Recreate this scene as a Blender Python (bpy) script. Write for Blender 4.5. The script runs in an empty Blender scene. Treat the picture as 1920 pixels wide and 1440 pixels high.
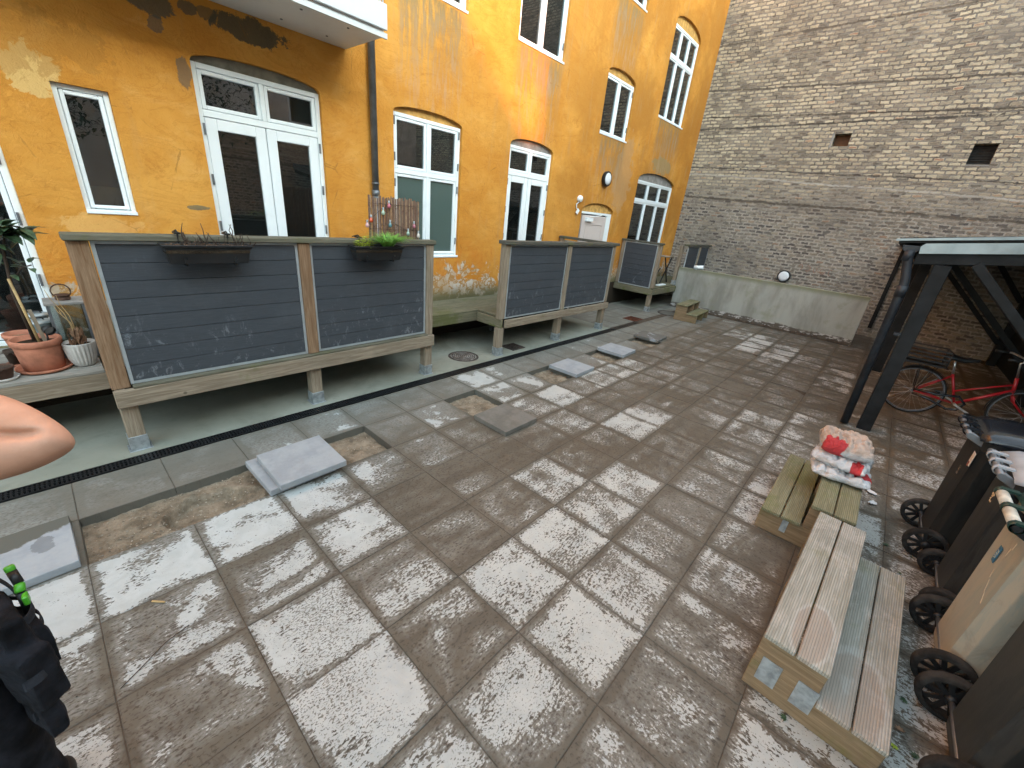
import bpy, bmesh, math, random
from mathutils import Vector, Matrix, geometry
random.seed(7)
SC = bpy.context.scene
COL = SC.collection
# ------------------------------------------------------------------ camera
cd = bpy.data.cameras.new('camera'); cam = bpy.data.objects.new('camera', cd); COL.objects.link(cam)
cd.sensor_width = 36.0; cd.lens = 768.44 / 1920 * 36; cd.clip_end = 400; cd.clip_start = 0.05
RT = Vector((0.67087243, -0.7355515, 0.09430894)); UP = Vector((0.23109809, 0.32820933, 0.91589972)); FW = Vector((0.70464449, 0.59265726, -0.39017114))
cam.matrix_world = Matrix(((RT.x, UP.x, -FW.x, 0.21511309), (RT.y, UP.y, -FW.y, -3.85393932), (RT.z, UP.z, -FW.z, 2.10640827), (0, 0, 0, 1)))
SC.camera = cam
# ------------------------------------------------------------------ light
SUN_EL = math.radians(20)
w = bpy.data.worlds.new('World'); SC.world = w; w.use_nodes = True
nt = w.node_tree; bg = nt.nodes['Background']
sky = nt.nodes.new('ShaderNodeTexSky'); sky.sky_type = 'NISHITA'; sky.sun_disc = False
sky.sun_elevation = SUN_EL; sky.sun_rotation = math.radians(180); sky.dust_density = 2.0
hs = nt.nodes.new('ShaderNodeHueSaturation'); hs.inputs['Saturation'].default_value = 0.45
nt.links.new(sky.outputs[0], hs.inputs['Color']); tint = nt.nodes.new('ShaderNodeMix'); tint.data_type = 'RGBA'; tint.blend_type = 'MULTIPLY'; tint.inputs[0].default_value = 1
tint.inputs[7].default_value = (0.95, 1.04, 0.99, 1); nt.links.new(hs.outputs[0], tint.inputs[6]); nt.links.new(tint.outputs[2], bg.inputs[0]); bg.inputs[1].default_value = 0.15
sd = bpy.data.lights.new('sun', 'SUN'); sd.energy = 0.9; sd.angle = math.radians(1.6); sd.color = (1, 0.24, 0.02)
sun = bpy.data.objects.new('sun', sd); COL.objects.link(sun)
sun.rotation_euler = Vector((0, math.cos(SUN_EL), -math.sin(SUN_EL))).to_track_quat('-Z', 'Y').to_euler()
sun.location = (0, -30, 20)
vs = SC.view_settings; vs.view_transform = 'Standard'; vs.look = 'None'; vs.gamma = 1; vs.exposure = 3.08
SC.cycles.max_bounces = 8

# ------------------------------------------------------------------ node helper
class G:
    def __init__(s, name, rough=0.8, spec=0.3):
        s.m = bpy.data.materials.new(name); s.m.use_nodes = True; s.t = s.m.node_tree
        s.b = s.t.nodes['Principled BSDF']; s.b.inputs['Roughness'].default_value = rough
        s.b.inputs['Specular IOR Level'].default_value = spec
        s.tc = None
    def lk(s, sock, v):
        if isinstance(v, bpy.types.NodeSocket): s.t.links.new(v, sock)
        elif isinstance(v, (tuple, list)) and len(v) == 3 and sock.type == 'RGBA': sock.default_value = (*v, 1)
        else: sock.default_value = v
    def P(s, which='Object'):
        if s.tc is None: s.tc = s.t.nodes.new('ShaderNodeTexCoord')
        return s.tc.outputs[which]
    def m_(s, op, a, b=0.0, clamp=False):
        n = s.t.nodes.new('ShaderNodeMath'); n.operation = op; n.use_clamp = clamp
        s.lk(n.inputs[0], a); s.lk(n.inputs[1], b); return n.outputs[0]
    def mix(s, f, a, b, mode='MIX'):
        n = s.t.nodes.new('ShaderNodeMix'); n.data_type = 'RGBA'; n.blend_type = mode
        s.lk(n.inputs[0], f); s.lk(n.inputs[6], a); s.lk(n.inputs[7], b); return n.outputs[2]
    def xyz(s, v=None):
        n = s.t.nodes.new('ShaderNodeSeparateXYZ'); s.lk(n.inputs[0], v if v is not None else s.P()); return n.outputs
    def comb(s, x, y, z):
        n = s.t.nodes.new('ShaderNodeCombineXYZ'); s.lk(n.inputs[0], x); s.lk(n.inputs[1], y); s.lk(n.inputs[2], z); return n.outputs[0]
    def mp(s, scale=(1, 1, 1), rot=(0, 0, 0), loc=(0, 0, 0), v=None):
        n = s.t.nodes.new('ShaderNodeMapping'); s.lk(n.inputs[0], v if v is not None else s.P())
        n.inputs['Scale'].default_value = scale; n.inputs['Rotation'].default_value = rot; n.inputs['Location'].default_value = loc; return n.outputs[0]
    def noise(s, scale, detail=4, rough=0.55, dist=0.0, v=None):
        n = s.t.nodes.new('ShaderNodeTexNoise'); s.lk(n.inputs['Vector'], v if v is not None else s.P())
        n.inputs['Scale'].default_value = scale; n.inputs['Detail'].default_value = detail
        n.inputs['Roughness'].default_value = rough; n.inputs['Distortion'].default_value = dist; return n.outputs[0]
    def vor(s, scale, v=None, feat='F1'):
        n = s.t.nodes.new('ShaderNodeTexVoronoi'); s.lk(n.inputs['Vector'], v if v is not None else s.P()); n.feature = feat
        n.inputs['Scale'].default_value = scale; return n.outputs
    def ss(s, x, lo, hi, a=0.0, b=1.0):
        n = s.t.nodes.new('ShaderNodeMapRange'); n.interpolation_type = 'SMOOTHSTEP'
        s.lk(n.inputs[0], x); s.lk(n.inputs[1], lo); s.lk(n.inputs[2], hi); s.lk(n.inputs[3], a); s.lk(n.inputs[4], b); return n.outputs[0]
    def ramp(s, x, st):
        n = s.t.nodes.new('ShaderNodeValToRGB'); e = n.color_ramp.elements
        while len(e) < len(st): e.new(0.5)
        for k, (p, c) in enumerate(st): e[k].position = p; e[k].color = (*c, 1)
        s.lk(n.inputs[0], x); return n.outputs[0]
    def attr(s, name):
        n = s.t.nodes.new('ShaderNodeAttribute'); n.attribute_name = name; return n
    def blob(s, X, Z, cx, cz, rx, rz, wob, k=0.9):
        a = s.m_('POWER', s.m_('ABSOLUTE', s.m_('DIVIDE', s.m_('SUBTRACT', X, cx), rx)), 2)
        b = s.m_('POWER', s.m_('ABSOLUTE', s.m_('DIVIDE', s.m_('SUBTRACT', Z, cz), rz)), 2)
        d = s.m_('ADD', s.m_('ADD', a, b), s.m_('MULTIPLY', s.m_('SUBTRACT', wob, 0.5), k * 2.2))
        return s.ss(d, 1.12, 0.86)
    def bump(s, h, strength=0.4, dist=0.01):
        n = s.t.nodes.new('ShaderNodeBump'); n.inputs['Strength'].default_value = strength; n.inputs['Distance'].default_value = dist
        s.lk(n.inputs['Height'], h); s.t.links.new(n.outputs[0], s.b.inputs['Normal'])
    def col(s, c): s.lk(s.b.inputs['Base Color'], c); return s
    def rough(s, r): s.lk(s.b.inputs['Roughness'], r); return s

def simple(name, c, rough=0.6, spec=0.3, metal=0, var=0.25, scale=8, bump=0.0, bs=60):
    g = G(name, rough, spec); n = g.noise(scale, 5, 0.6)
    lo = tuple(x * (1 - var) for x in c); hi = tuple(min(1, x * (1 + var)) for x in c)
    g.col(g.mix(g.ss(n, 0.3, 0.7), lo, hi)); g.b.inputs['Metallic'].default_value = metal
    if bump: g.bump(g.noise(bs, 4), bump, 0.004)
    return g.m

def wood(name, c1, c2, axis=0, moss=0.0, mossc=(0.11, 0.12, 0.035), dirt=0.0, ribs=None):
    g = G(name, 0.85, 0.2); sc = [14, 14, 14]; sc[axis] = 0.8
    n = g.noise(3, 6, 0.6, 1.2, g.mp(tuple(sc))); f = g.noise(10, 3, 0.6, 0.0, g.mp(tuple(sc)))
    c = g.mix(g.ss(n, 0.3, 0.7), c1, c2)
    c = g.mix(g.ss(f, 0.35, 0.75, 0, 0.35), c, tuple(x * 0.5 for x in c1))
    big = g.noise(1.7, 5, 0.65)
    c = g.mix(g.ss(big, 0.45, 0.75, 0, 0.4), c, tuple(x * 0.55 for x in c2))
    k = g.vor(3.2, g.mp((1, 1, 1)))[0]
    c = g.mix(g.ss(k, 0.06, 0.03, 0, 0.7), c, tuple(x * 0.35 for x in c1))
    if moss: c = g.mix(g.ss(g.noise(2.6, 6, 0.7), 0.62 - moss * 0.35, 0.78 - moss * 0.3, 0, min(1, 0.35 + moss)), c, mossc)
    if dirt:
        X_, Y_, Z_ = g.xyz(); wn = g.noise(6, 5, .6)
        for cx_, cy_, rx_, ry_ in ((.16, .10, .20, .075), (.14, -.12, .26, .12)):
            c = g.mix(g.m_('MULTIPLY', g.blob(X_, Y_, cx_, cy_, rx_ * 1.16, ry_ * 1.16, wn, .5), .35), c, (0.50, 0.48, 0.45)); c = g.mix(g.m_('MULTIPLY', g.blob(X_, Y_, cx_, cy_, rx_, ry_, wn, .5), .5), c, (0.26, 0.195, 0.145))
        c = g.mix(g.m_('MULTIPLY', g.ss(Y_, -.13, -.02, 0, 1), g.ss(X_, .3, .5, 0, .35)), c, (0.20, 0.20, 0.12)) if False else c
        c = g.mix(g.ss(g.noise(4.0, 6, 0.75, 0.5), 0.5, 0.7, 0, dirt), c, (0.46, 0.43, 0.39))
    g.col(c); h = f
    if ribs is not None:
        x = g.xyz()[ribs]; r = g.m_('SINE', g.m_('MULTIPLY', x, 2 * math.pi / 0.0105))
        h = g.m_('ADD', g.m_('MULTIPLY', r, 0.5), f)
        g.col(g.mix(g.ss(r, -0.4, -1.0, 0, 0.45), c, tuple(x * 0.3 for x in c1)))
    g.bump(h, 0.5, 0.003); return g.m

# ------------------------------------------------------------------ materials
def mk_plaster():
    g = G('ochre_plaster', 0.9, 0.15); P = g.P(); x, y, z = g.xyz()
    n1 = g.noise(0.9, 7, 0.62, 0.5); n2 = g.noise(2.5, 6, 0.65, 0.8, g.mp((1, 1, 1.9))); n3 = g.noise(9, 5, 0.7, 1.0)
    c = g.mix(g.ss(n1, 0.32, 0.68), (0.54, 0.232, 0.036), (0.655, 0.325, 0.068))
    c = g.mix(g.ss(n2, 0.5, 0.75, 0, 0.38), c, (0.70, 0.40, 0.13))
    c = g.mix(g.ss(n2, 0.45, 0.25, 0, 0.6), c, (0.43, 0.165, 0.025))
    c = g.mix(g.ss(n3, 0.55, 0.8, 0, 0.3), c, (0.36, 0.14, 0.025))
    c = g.mix(g.m_('MULTIPLY', g.ss(x, 5.0, 9.0, 0, 0.75), g.ss(g.noise(0.7, 6, 0.6, 0.4, g.mp(loc=(4, 0, 2))), 0.36, 0.55)), c, (0.40, 0.178, 0.033))  # deeper orange to the right, partly painted in to dim the overlit wall
    wisp = g.noise(1.1, 8, 0.7, 2.2, g.mp((1, 1, 2.6), loc=(5, 0, 3)))
    c = g.mix(g.ss(g.m_('ABSOLUTE', g.m_('SUBTRACT', wisp, 0.5)), 0.025, 0.0, 0, 0.32), c, (0.40, 0.15, 0.022))
    w1 = g.noise(2.2, 6, 0.7, 0.5, g.mp(loc=(3, 1, 7))); wb = g.noise(5.5, 9, 0.72, 0.6, g.mp(loc=(1, 6, 2)))
    w2 = g.noise(5, 5, 0.7)
    # repair patches
    for cx, cz, rx, rz, cc, f in [(0.52, 2.76, 0.16, 0.17, (0.66, 0.44, 0.17), .9), (0.72, 1.62, 0.26, 0.10, (0.72, 0.42, 0.14), .7),
                                  (1.38, 3.44, 0.16, 0.10, (0.10, 0.095, 0.07), .85), (1.62, 3.49, 0.07, 0.05, (0.10, 0.095, 0.07), .8), (1.78, 3.50, 0.07, 0.05, (0.12, 0.10, 0.06), .7),
                                  (2.12, 3.47, 0.3, 0.10, (0.085, 0.08, 0.055), .9), (1.52, 2.97, 0.05, 0.14, (0.12, 0.11, 0.09), .7),
                                  (1.43, 1.82, 0.09, 0.02, (0.12, 0.13, 0.09), .8), (1.37, 3.30, 0.06, 0.06, (0.12, 0.11, 0.09), .7),
                                  (0.2, 2.95, 0.7, 0.25, (0.36, 0.17, 0.035), .45), (9.95, 3.1, .4, .8, (0.42, 0.30, 0.18), .4), (11.9, 3.55, .5, .2, (0.25, 0.24, 0.14), .6)]:
        c = g.mix(g.m_('MULTIPLY', g.blob(x, z, cx, cz, rx, rz, wb, 2.4), f), c, cc)
    # stains under the sills
    st = g.noise(3.0, 6, 0.7, 0.3, g.mp((5, 1, 0.7)))
    for xa, xb, zs in [(5.9, 7.25, 4.5), (8.6, 9.9, 3.72), (11.05, 12.7, 4.5), (3.7, 5.0, 4.48), (8.5, 9.75, 6.0)]:
        mx = g.m_('MULTIPLY', g.ss(x, xa, xa + 0.25), g.ss(x, xb, xb - 0.25))
        mz = g.m_('MULTIPLY', g.ss(z, zs + 0.01, zs - 0.02), g.ss(z, zs - 1.1, zs - 0.1))
        mm = g.m_('MULTIPLY', g.m_('MULTIPLY', mx, mz), g.ss(st, 0.36, 0.6))
        c = g.mix(g.m_('MULTIPLY', mm, 0.85), c, (0.22, 0.17, 0.09))
        mz2 = g.m_('MULTIPLY', g.ss(z, zs + 0.01, zs - 0.3), g.ss(z, zs - 2.3, zs - 0.7))
        mm = g.m_('MULTIPLY', g.m_('MULTIPLY', mx, mz2), g.ss(st, 0.45, 0.7))
        c = g.mix(g.m_('MULTIPLY', mm, 0.55), c, (0.46, 0.30, 0.19))
    c = g.mix(g.m_('MULTIPLY', g.ss(z, 1.9, 1.2), g.ss(w1, 0.4, 0.65, 0, 0.7)), c, (0.52, 0.17, 0.02))
    crk = g.vor(1.5, g.mp((1, 1, 1.2), v=None), 'DISTANCE_TO_EDGE')[0]
    crn = g.noise(3, 6, 0.7, 0.5, g.mp(loc=(8, 2, 2)))
    c = g.mix(g.m_('MULTIPLY', g.ss(g.m_('ADD', crk, g.m_('MULTIPLY', g.m_('SUBTRACT', crn, 0.5), 0.10)), 0.006, 0.001), g.ss(w1, 0.50, 0.62, 0, 0.5)), c, (0.26, 0.12, 0.03))
    c = g.mix(g.ss(g.noise(30, 3, 0.6), 0.70, 0.75, 0, 0.45), c, (0.30, 0.15, 0.04))
    c = g.mix(g.m_('MULTIPLY', g.ss(g.noise(1.6, 7, 0.7, 0.3, g.mp((3.5, 1, 0.5), loc=(2, 0, 5))), 0.54, 0.70, 0, 0.45), g.ss(x, 3, 9, 0.3, 1)), c, (0.42, 0.27, 0.13))
    # salt and peeled paint near the foot
    ef = g.m_('ADD', g.noise(2.1, 8, 0.72, 1.5, g.mp(loc=(2.3, 0, 1.1))), g.m_('MULTIPLY', g.m_('SUBTRACT', 1.06, z), 0.55))
    efm = g.m_('MULTIPLY', g.ss(ef, 0.49, 0.55), g.ss(z, 1.5, 1.2))
    ring = g.ss(g.m_('ABSOLUTE', g.m_('SUBTRACT', w2, 0.5)), 0.02, 0.05)
    c = g.mix(efm, c, g.mix(ring, (0.40, 0.22, 0.08), g.mix(g.ss(w1, 0.4, 0.62), (0.56, 0.50, 0.44), (0.46, 0.34, 0.22))))
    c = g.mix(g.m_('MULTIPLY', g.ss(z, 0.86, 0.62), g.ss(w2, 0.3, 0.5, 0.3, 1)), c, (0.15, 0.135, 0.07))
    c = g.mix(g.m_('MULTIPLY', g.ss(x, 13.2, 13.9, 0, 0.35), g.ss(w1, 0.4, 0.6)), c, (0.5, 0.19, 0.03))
    c = g.mix(g.ss(z, 0.60, 0.57), c, (0.035, 0.028, 0.02))  # wall foot below the decks painted near black, standing in for their shade
    g.col(c)
    h = g.m_('ADD', g.m_('MULTIPLY', n3, 0.7), g.m_('ADD', g.m_('MULTIPLY', g.noise(40, 3), 0.25), g.m_('ADD', g.m_('MULTIPLY', g.noise(3.5, 4), 1.2), g.m_('MULTIPLY', g.noise(17, 5, 0.7, 1.5), 0.8))))
    g.bump(h, 0.7, 0.014); return g.m

def mk_brick(name='weathered_yellow_brick'):
    g = G(name, 0.92, 0.15); x, y, z = g.xyz()
    wob = g.noise(1.2, 3); wz = g.m_('ADD', z, g.m_('MULTIPLY', g.m_('SUBTRACT', wob, 0.5), 0.10))
    wf = g.noise(14, 3); wz = g.m_('ADD', wz, g.m_('MULTIPLY', g.m_('SUBTRACT', wf, 0.5), 0.05))
    wy = g.m_('ADD', g.m_('ADD', x, y), g.m_('MULTIPLY', g.m_('SUBTRACT', g.noise(11, 3, 0.5, 0, g.mp(loc=(4, 4, 4))), 0.5), 0.05))
    n = g.t.nodes.new('ShaderNodeTexBrick'); g.lk(n.inputs['Vector'], g.comb(wy, wz, 0.0))
    n.inputs['Color1'].default_value = (0, 0, 0, 1); n.inputs['Color2'].default_value = (1, 1, 1, 1); n.inputs['Mortar'].default_value = (0.5, 0.5, 0.5, 1)
    n.inputs['Scale'].default_value = 1; n.inputs['Mortar Size'].default_value = 0.030; n.inputs['Mortar Smooth'].default_value = 1.0
    n.inputs['Bias'].default_value = 0; n.inputs['Brick Width'].default_value = 0.19; n.inputs['Row Height'].default_value = 0.082
    rnd = n.outputs['Color']; mor = g.ss(g.m_('ADD', n.outputs['Fac'], g.m_('ADD', g.m_('MULTIPLY', g.m_('SUBTRACT', g.noise(1, 4, 0.65, 0.3, g.mp((1, 15, 26))), 0.5), 1.5), g.m_('MULTIPLY', g.m_('SUBTRACT', g.noise(2.2, 4), 0.5), 0.5))), 0.36, 0.60)
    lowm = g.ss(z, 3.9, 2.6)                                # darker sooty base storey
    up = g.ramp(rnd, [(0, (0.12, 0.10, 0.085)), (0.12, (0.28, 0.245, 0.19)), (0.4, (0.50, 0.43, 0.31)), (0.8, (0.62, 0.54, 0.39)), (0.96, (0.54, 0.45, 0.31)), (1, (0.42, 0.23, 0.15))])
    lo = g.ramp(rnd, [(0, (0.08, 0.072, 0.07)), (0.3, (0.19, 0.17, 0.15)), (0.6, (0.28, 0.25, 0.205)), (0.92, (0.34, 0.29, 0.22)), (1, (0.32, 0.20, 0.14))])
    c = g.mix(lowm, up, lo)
    soot = g.noise(0.55, 8, 0.72, 0.6); s2 = g.noise(2.8, 7, 0.75, 0.8, g.mp((1, 1, 2.2)))
    c = g.mix(g.ss(soot, 0.44, 0.66, 0, 0.55), c, (0.17, 0.145, 0.115))
    c = g.mix(g.ss(s2, 0.50, 0.70, 0, 0.6), c, (0.15, 0.13, 0.105))
    c = g.mix(g.ss(s2, 0.42, 0.25, 0, 0.35), c, (0.5, 0.43, 0.31))
    mc = g.mix(g.m_('MULTIPLY', lowm, g.ss(g.noise(0.9, 5), 0.3, 0.55)), g.mix(g.ss(g.noise(1.3, 5), 0.4, 0.62), (0.20, 0.178, 0.15), (0.30, 0.27, 0.23)), (0.40, 0.365, 0.315))
    mc = g.mix(g.ss(g.noise(9, 4), 0.5, 0.68, 0, 0.8), mc, (0.10, 0.085, 0.07))
    mort = g.m_('MULTIPLY', mor, g.ss(g.noise(7, 4), 0.30, 0.48, 0.45, 1.0))
    c = g.mix(mort, c, mc)
    sp = g.noise(26, 4, 0.7)
    c = g.mix(g.ss(sp, 0.58, 0.72, 0, 0.55), c, (0.08, 0.07, 0.06))
    grit = g.noise(1, 5, 0.75, 0.8, g.mp((1, 13, 26)))
    c = g.mix(g.ss(grit, 0.58, 0.70, 0, 0.45), c, (0.60, 0.545, 0.44)); c = g.mix(g.ss(grit, 0.42, 0.33, 0, 0.55), c, (0.09, 0.08, 0.065))
    # render skim coat blotches
    c = g.mix(g.m_('MULTIPLY', g.ss(g.noise(0.8, 7, 0.7, 0.9, g.mp((1, 1, 1.6), loc=(9, 2, 4))), 0.55, 0.64), 0.45), c, (0.25, 0.22, 0.185))
    ctr = g.m_('MULTIPLY', g.ss(y, -2.4, -1.9), 1.0)
    # old roof line scars
    for z0, t, wd, cc in [(4.74, -0.012, 0.03, (0.06, 0.055, 0.05)), (3.72, 0.03, 0.022, (0.07, 0.06, 0.055)), (3.52, 0.05, 0.03, (0.46, 0.43, 0.38)), (4.98, 0.02, 0.025, (0.07, 0.06, 0.05)), (5.6, 0.03, 0.03, (0.10, 0.085, 0.07)), (2.95, 0.02, 0.04, (0.09, 0.075, 0.06)), (6.7, -0.02, 0.03, (0.12, 0.10, 0.08))]:
        zz = g.m_('SUBTRACT', g.m_('SUBTRACT', wz, z0), g.m_('MULTIPLY', y, t))
        c = g.mix(g.m_('MULTIPLY', g.ss(g.m_('ABSOLUTE', zz), wd, wd * 0.4), g.ss(s2, 0.36, 0.5, 0.15, 0.85)), c, cc)
    g.col(c)
    h = g.m_('ADD', g.m_('MULTIPLY', mor, -1.0), g.m_('ADD', g.m_('MULTIPLY', rnd, 0.3), g.m_('MULTIPLY', sp, 0.9)))
    g.bump(h, 0.85, 0.02); return g.m

def mk_paving():
    g = G('muddy_concrete_slab', 0.8, 0.3); x, y, z = g.xyz()
    a = g.attr('slab'); sx = g.t.nodes.new('ShaderNodeSeparateColor'); g.lk(sx.inputs[0], a.outputs['Color'])
    dry, r1, r2 = sx.outputs[0], sx.outputs[1], sx.outputs[2]
    uv = g.t.nodes.new('ShaderNodeUVMap'); uv.uv_map = 'UVMap'; u, v, _ = g.xyz(uv.outputs[0])
    e = g.m_('MULTIPLY', g.m_('MAXIMUM', g.m_('ABSOLUTE', g.m_('SUBTRACT', u, 0.5)), g.m_('ABSOLUTE', g.m_('SUBTRACT', v, 0.5))), 2)
    off = g.comb(g.m_('MULTIPLY', r1, 7), g.m_('MULTIPLY', r2, 5), 0.0)
    va = g.t.nodes.new('ShaderNodeVectorMath'); va.operation = 'ADD'; g.lk(va.inputs[0], g.P()); g.lk(va.inputs[1], off)
    low = g.noise(2.4, 5, 0.55, 0.6, va.outputs[0]); mid = g.noise(8, 5, 0.6, 0.5, va.outputs[0])
    stA = g.noise(1, 4, 0.6, 0.5, g.mp((34, 92, 1), rot=(0, 0, 0.12))); stB = g.noise(1, 4, 0.6, 0.7, g.mp((80, 34, 1), rot=(0, 0, 0.35)))
    stC = g.noise(58, 4, 0.65, 0.4)
    wB = g.ss(g.m_('ADD', g.m_('MULTIPLY', y, -1), g.m_('MULTIPLY', g.m_('SUBTRACT', x, 4), 0.22)), 2.2, 3.6)
    sk = g.t.nodes.new('ShaderNodeMix'); g.lk(sk.inputs[0], wB); g.lk(sk.inputs[2], stA); g.lk(sk.inputs[3], stB)
    st = g.m_('ADD', g.m_('MULTIPLY', sk.outputs[0], 0.62), g.m_('MULTIPLY', stC, 0.38))
    lane = g.noise(1, 3, 0.5, 0.2, g.mp((1.5, 9, 1)))
    laneB = g.noise(1, 3, 0.5, 1.0, g.mp((8, 1.3, 1), rot=(0, 0, 0.4)))
    ln = g.t.nodes.new('ShaderNodeMix'); g.lk(ln.inputs[0], wB); g.lk(ln.inputs[2], lane); g.lk(ln.inputs[3], laneB)
    # smooth damp rows next to the drain keep few specks
    spk = g.ss(y, -0.7, -1.5, 0.25, 1.0)
    field = g.m_('ADD', dry, g.m_('MULTIPLY', g.m_('SUBTRACT', low, 0.5), 2.1))
    field = g.m_('SUBTRACT', field, g.m_('MULTIPLY', g.ss(e, 0.76, 1.02), g.m_('SUBTRACT', 1.15, g.m_('MULTIPLY', dry, 0.62))))
    field = g.m_('ADD', field, g.m_('MULTIPLY', g.m_('SUBTRACT', mid, 0.5), 0.8))
    smear = g.noise(0.9, 6, 0.62, 1.2, g.mp((1, 1.5, 1), loc=(3, 8, 0), rot=(0, 0, 0.25)))
    field = g.m_('SUBTRACT', field, g.m_('MULTIPLY', g.ss(smear, 0.50, 0.60), g.m_('MULTIPLY', spk, g.m_('SUBTRACT', 0.80, g.m_('MULTIPLY', dry, 0.62)))))
    field = g.m_('ADD', field, g.m_('MULTIPLY', g.m_('SUBTRACT', ln.outputs[0], 0.5), g.m_('MULTIPLY', spk, 0.9)))
    fine = g.m_('MULTIPLY', g.m_('SUBTRACT', st, 0.5), g.m_('MULTIPLY', spk, g.ss(g.m_('ADD', x, g.m_('MULTIPLY', y, -1.0)), 2.0, 5.0, 2.0, 3.6)))
    fs = g.m_('ADD', g.m_('SUBTRACT', g.m_('MULTIPLY', field, 1.0), 0.27), fine)
    mask = g.ss(fs, 0.29, 0.41)                       # 1 = pale dry concrete showing
    spots = g.noise(1, 3, 0.55, 0.6, g.mp((80, 130, 1), rot=(0, 0, 0.2))); dens = g.noise(1.6, 3, 0.5, 0, g.mp(loc=(7, 3, 0)))
    thr = g.m_('ADD', 0.235, g.m_('MULTIPLY', g.ss(dens, 0.3, 0.7), g.m_('MULTIPLY', spk, 0.235)))
    mask = g.m_('MULTIPLY', mask, g.ss(g.m_('SUBTRACT', spots, thr), -0.014, 0.022, 0.10, 1.0))
    veil = g.m_('MULTIPLY', g.ss(field, -0.15, 0.45, 0, 0.32), g.ss(st, 0.38, 0.6))
    mask = g.m_('MAXIMUM', mask, veil)
    warm = g.ss(g.m_('ADD', x, g.m_('MULTIPLY', y, -1.2)), 1.5, 6.5)
    dryc = g.mix(warm, (0.44, 0.475, 0.475), (0.43, 0.43, 0.40))
    dryc = g.mix(g.ss(mid, 0.35, 0.7, 0, 0.5), dryc, (0.31, 0.33, 0.32))
    dryc = g.mix(g.m_('MULTIPLY', g.m_('SUBTRACT', r2, 0.5), 0.35), dryc, (0.3, 0.3, 0.3))
    mud = g.mix(warm, (0.110, 0.104, 0.084), (0.100, 0.085, 0.063))
    mud = g.mix(g.m_('MULTIPLY', g.ss(y, -1.05, -0.5), g.ss(mid, 0.2, 0.6, 0.7, 1)), mud, (0.150, 0.148, 0.128))
    mud = g.mix(g.ss(g.noise(1.1, 6, 0.6, 0.4), 0.42, 0.65, 0, 0.45), mud, (0.145, 0.131, 0.107))
    mud = g.mix(g.m_('MULTIPLY', g.ss(ln.outputs[0], 0.50, 0.36, 0, 0.5), spk), mud, (0.070, 0.060, 0.045))
    mud = g.mix(g.m_('MULTIPLY', g.ss(st, 0.47, 0.40, 0, 0.75), spk), mud, (0.045, 0.036, 0.029))
    tr = g.noise(1, 4, 0.6, 2.5, g.mp((1.6, 1.6, 1), rot=(0, 0, 0.9)))
    mud = g.mix(g.m_('MULTIPLY', g.ss(g.m_('ABSOLUTE', g.m_('SUBTRACT', tr, 0.5)), 0.018, 0.0, 0, 0.45), spk), mud, (0.055, 0.044, 0.035))
    # browner patches in the mud towards the shelter side
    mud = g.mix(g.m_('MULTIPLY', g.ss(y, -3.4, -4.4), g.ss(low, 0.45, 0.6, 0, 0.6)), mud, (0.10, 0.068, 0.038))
    c = g.mix(mask, mud, dryc)
    c = g.mix(g.ss(e, 0.965, 0.995, 0, 0.35), c, (0.075, 0.07, 0.058))
    g.col(c); g.rough(g.m_('ADD', g.m_('MULTIPLY', mask, 0.25), 0.62))
    h = g.m_('ADD', g.m_('MULTIPLY', mask, -0.5), g.m_('ADD', g.m_('MULTIPLY', g.noise(90, 3), 0.5), g.m_('MULTIPLY', st, 0.7)))
    g.bump(h, 0.42, 0.004); return g.m

def mk_sand(name='damp_sand', c1=(0.145, 0.118, 0.085), c2=(0.30, 0.25, 0.185), pebble=True):
    g = G(name, 0.95, 0.1); c = g.mix(g.ss(g.noise(7, 8, 0.7), 0.35, 0.65), c1, c2)
    if pebble:
        c = g.mix(g.ss(g.noise(95, 3, 0.6), 0.66, 0.74, 0, 0.45), c, (0.40, 0.35, 0.28)); c = g.mix(g.ss(g.noise(60, 4, 0.6), 0.38, 0.30, 0, 0.8), c, (0.09, 0.065, 0.045))
    g.col(c); g.bump(g.m_('ADD', g.noise(70, 4, 0.7), g.m_('MULTIPLY', g.noise(16, 4), 1.5)), 0.9, 0.012); return g.m

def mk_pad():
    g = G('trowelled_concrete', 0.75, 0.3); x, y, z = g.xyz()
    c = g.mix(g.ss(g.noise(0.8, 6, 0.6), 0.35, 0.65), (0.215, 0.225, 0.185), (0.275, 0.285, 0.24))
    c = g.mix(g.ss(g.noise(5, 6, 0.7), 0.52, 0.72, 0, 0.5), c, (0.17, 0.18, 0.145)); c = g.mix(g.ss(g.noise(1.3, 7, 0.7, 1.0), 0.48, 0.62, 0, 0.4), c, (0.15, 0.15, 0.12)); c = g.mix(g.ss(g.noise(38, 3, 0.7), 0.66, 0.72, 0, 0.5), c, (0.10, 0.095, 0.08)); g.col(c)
    g.bump(g.noise(30, 4), 0.25, 0.004); return g.m

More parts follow.
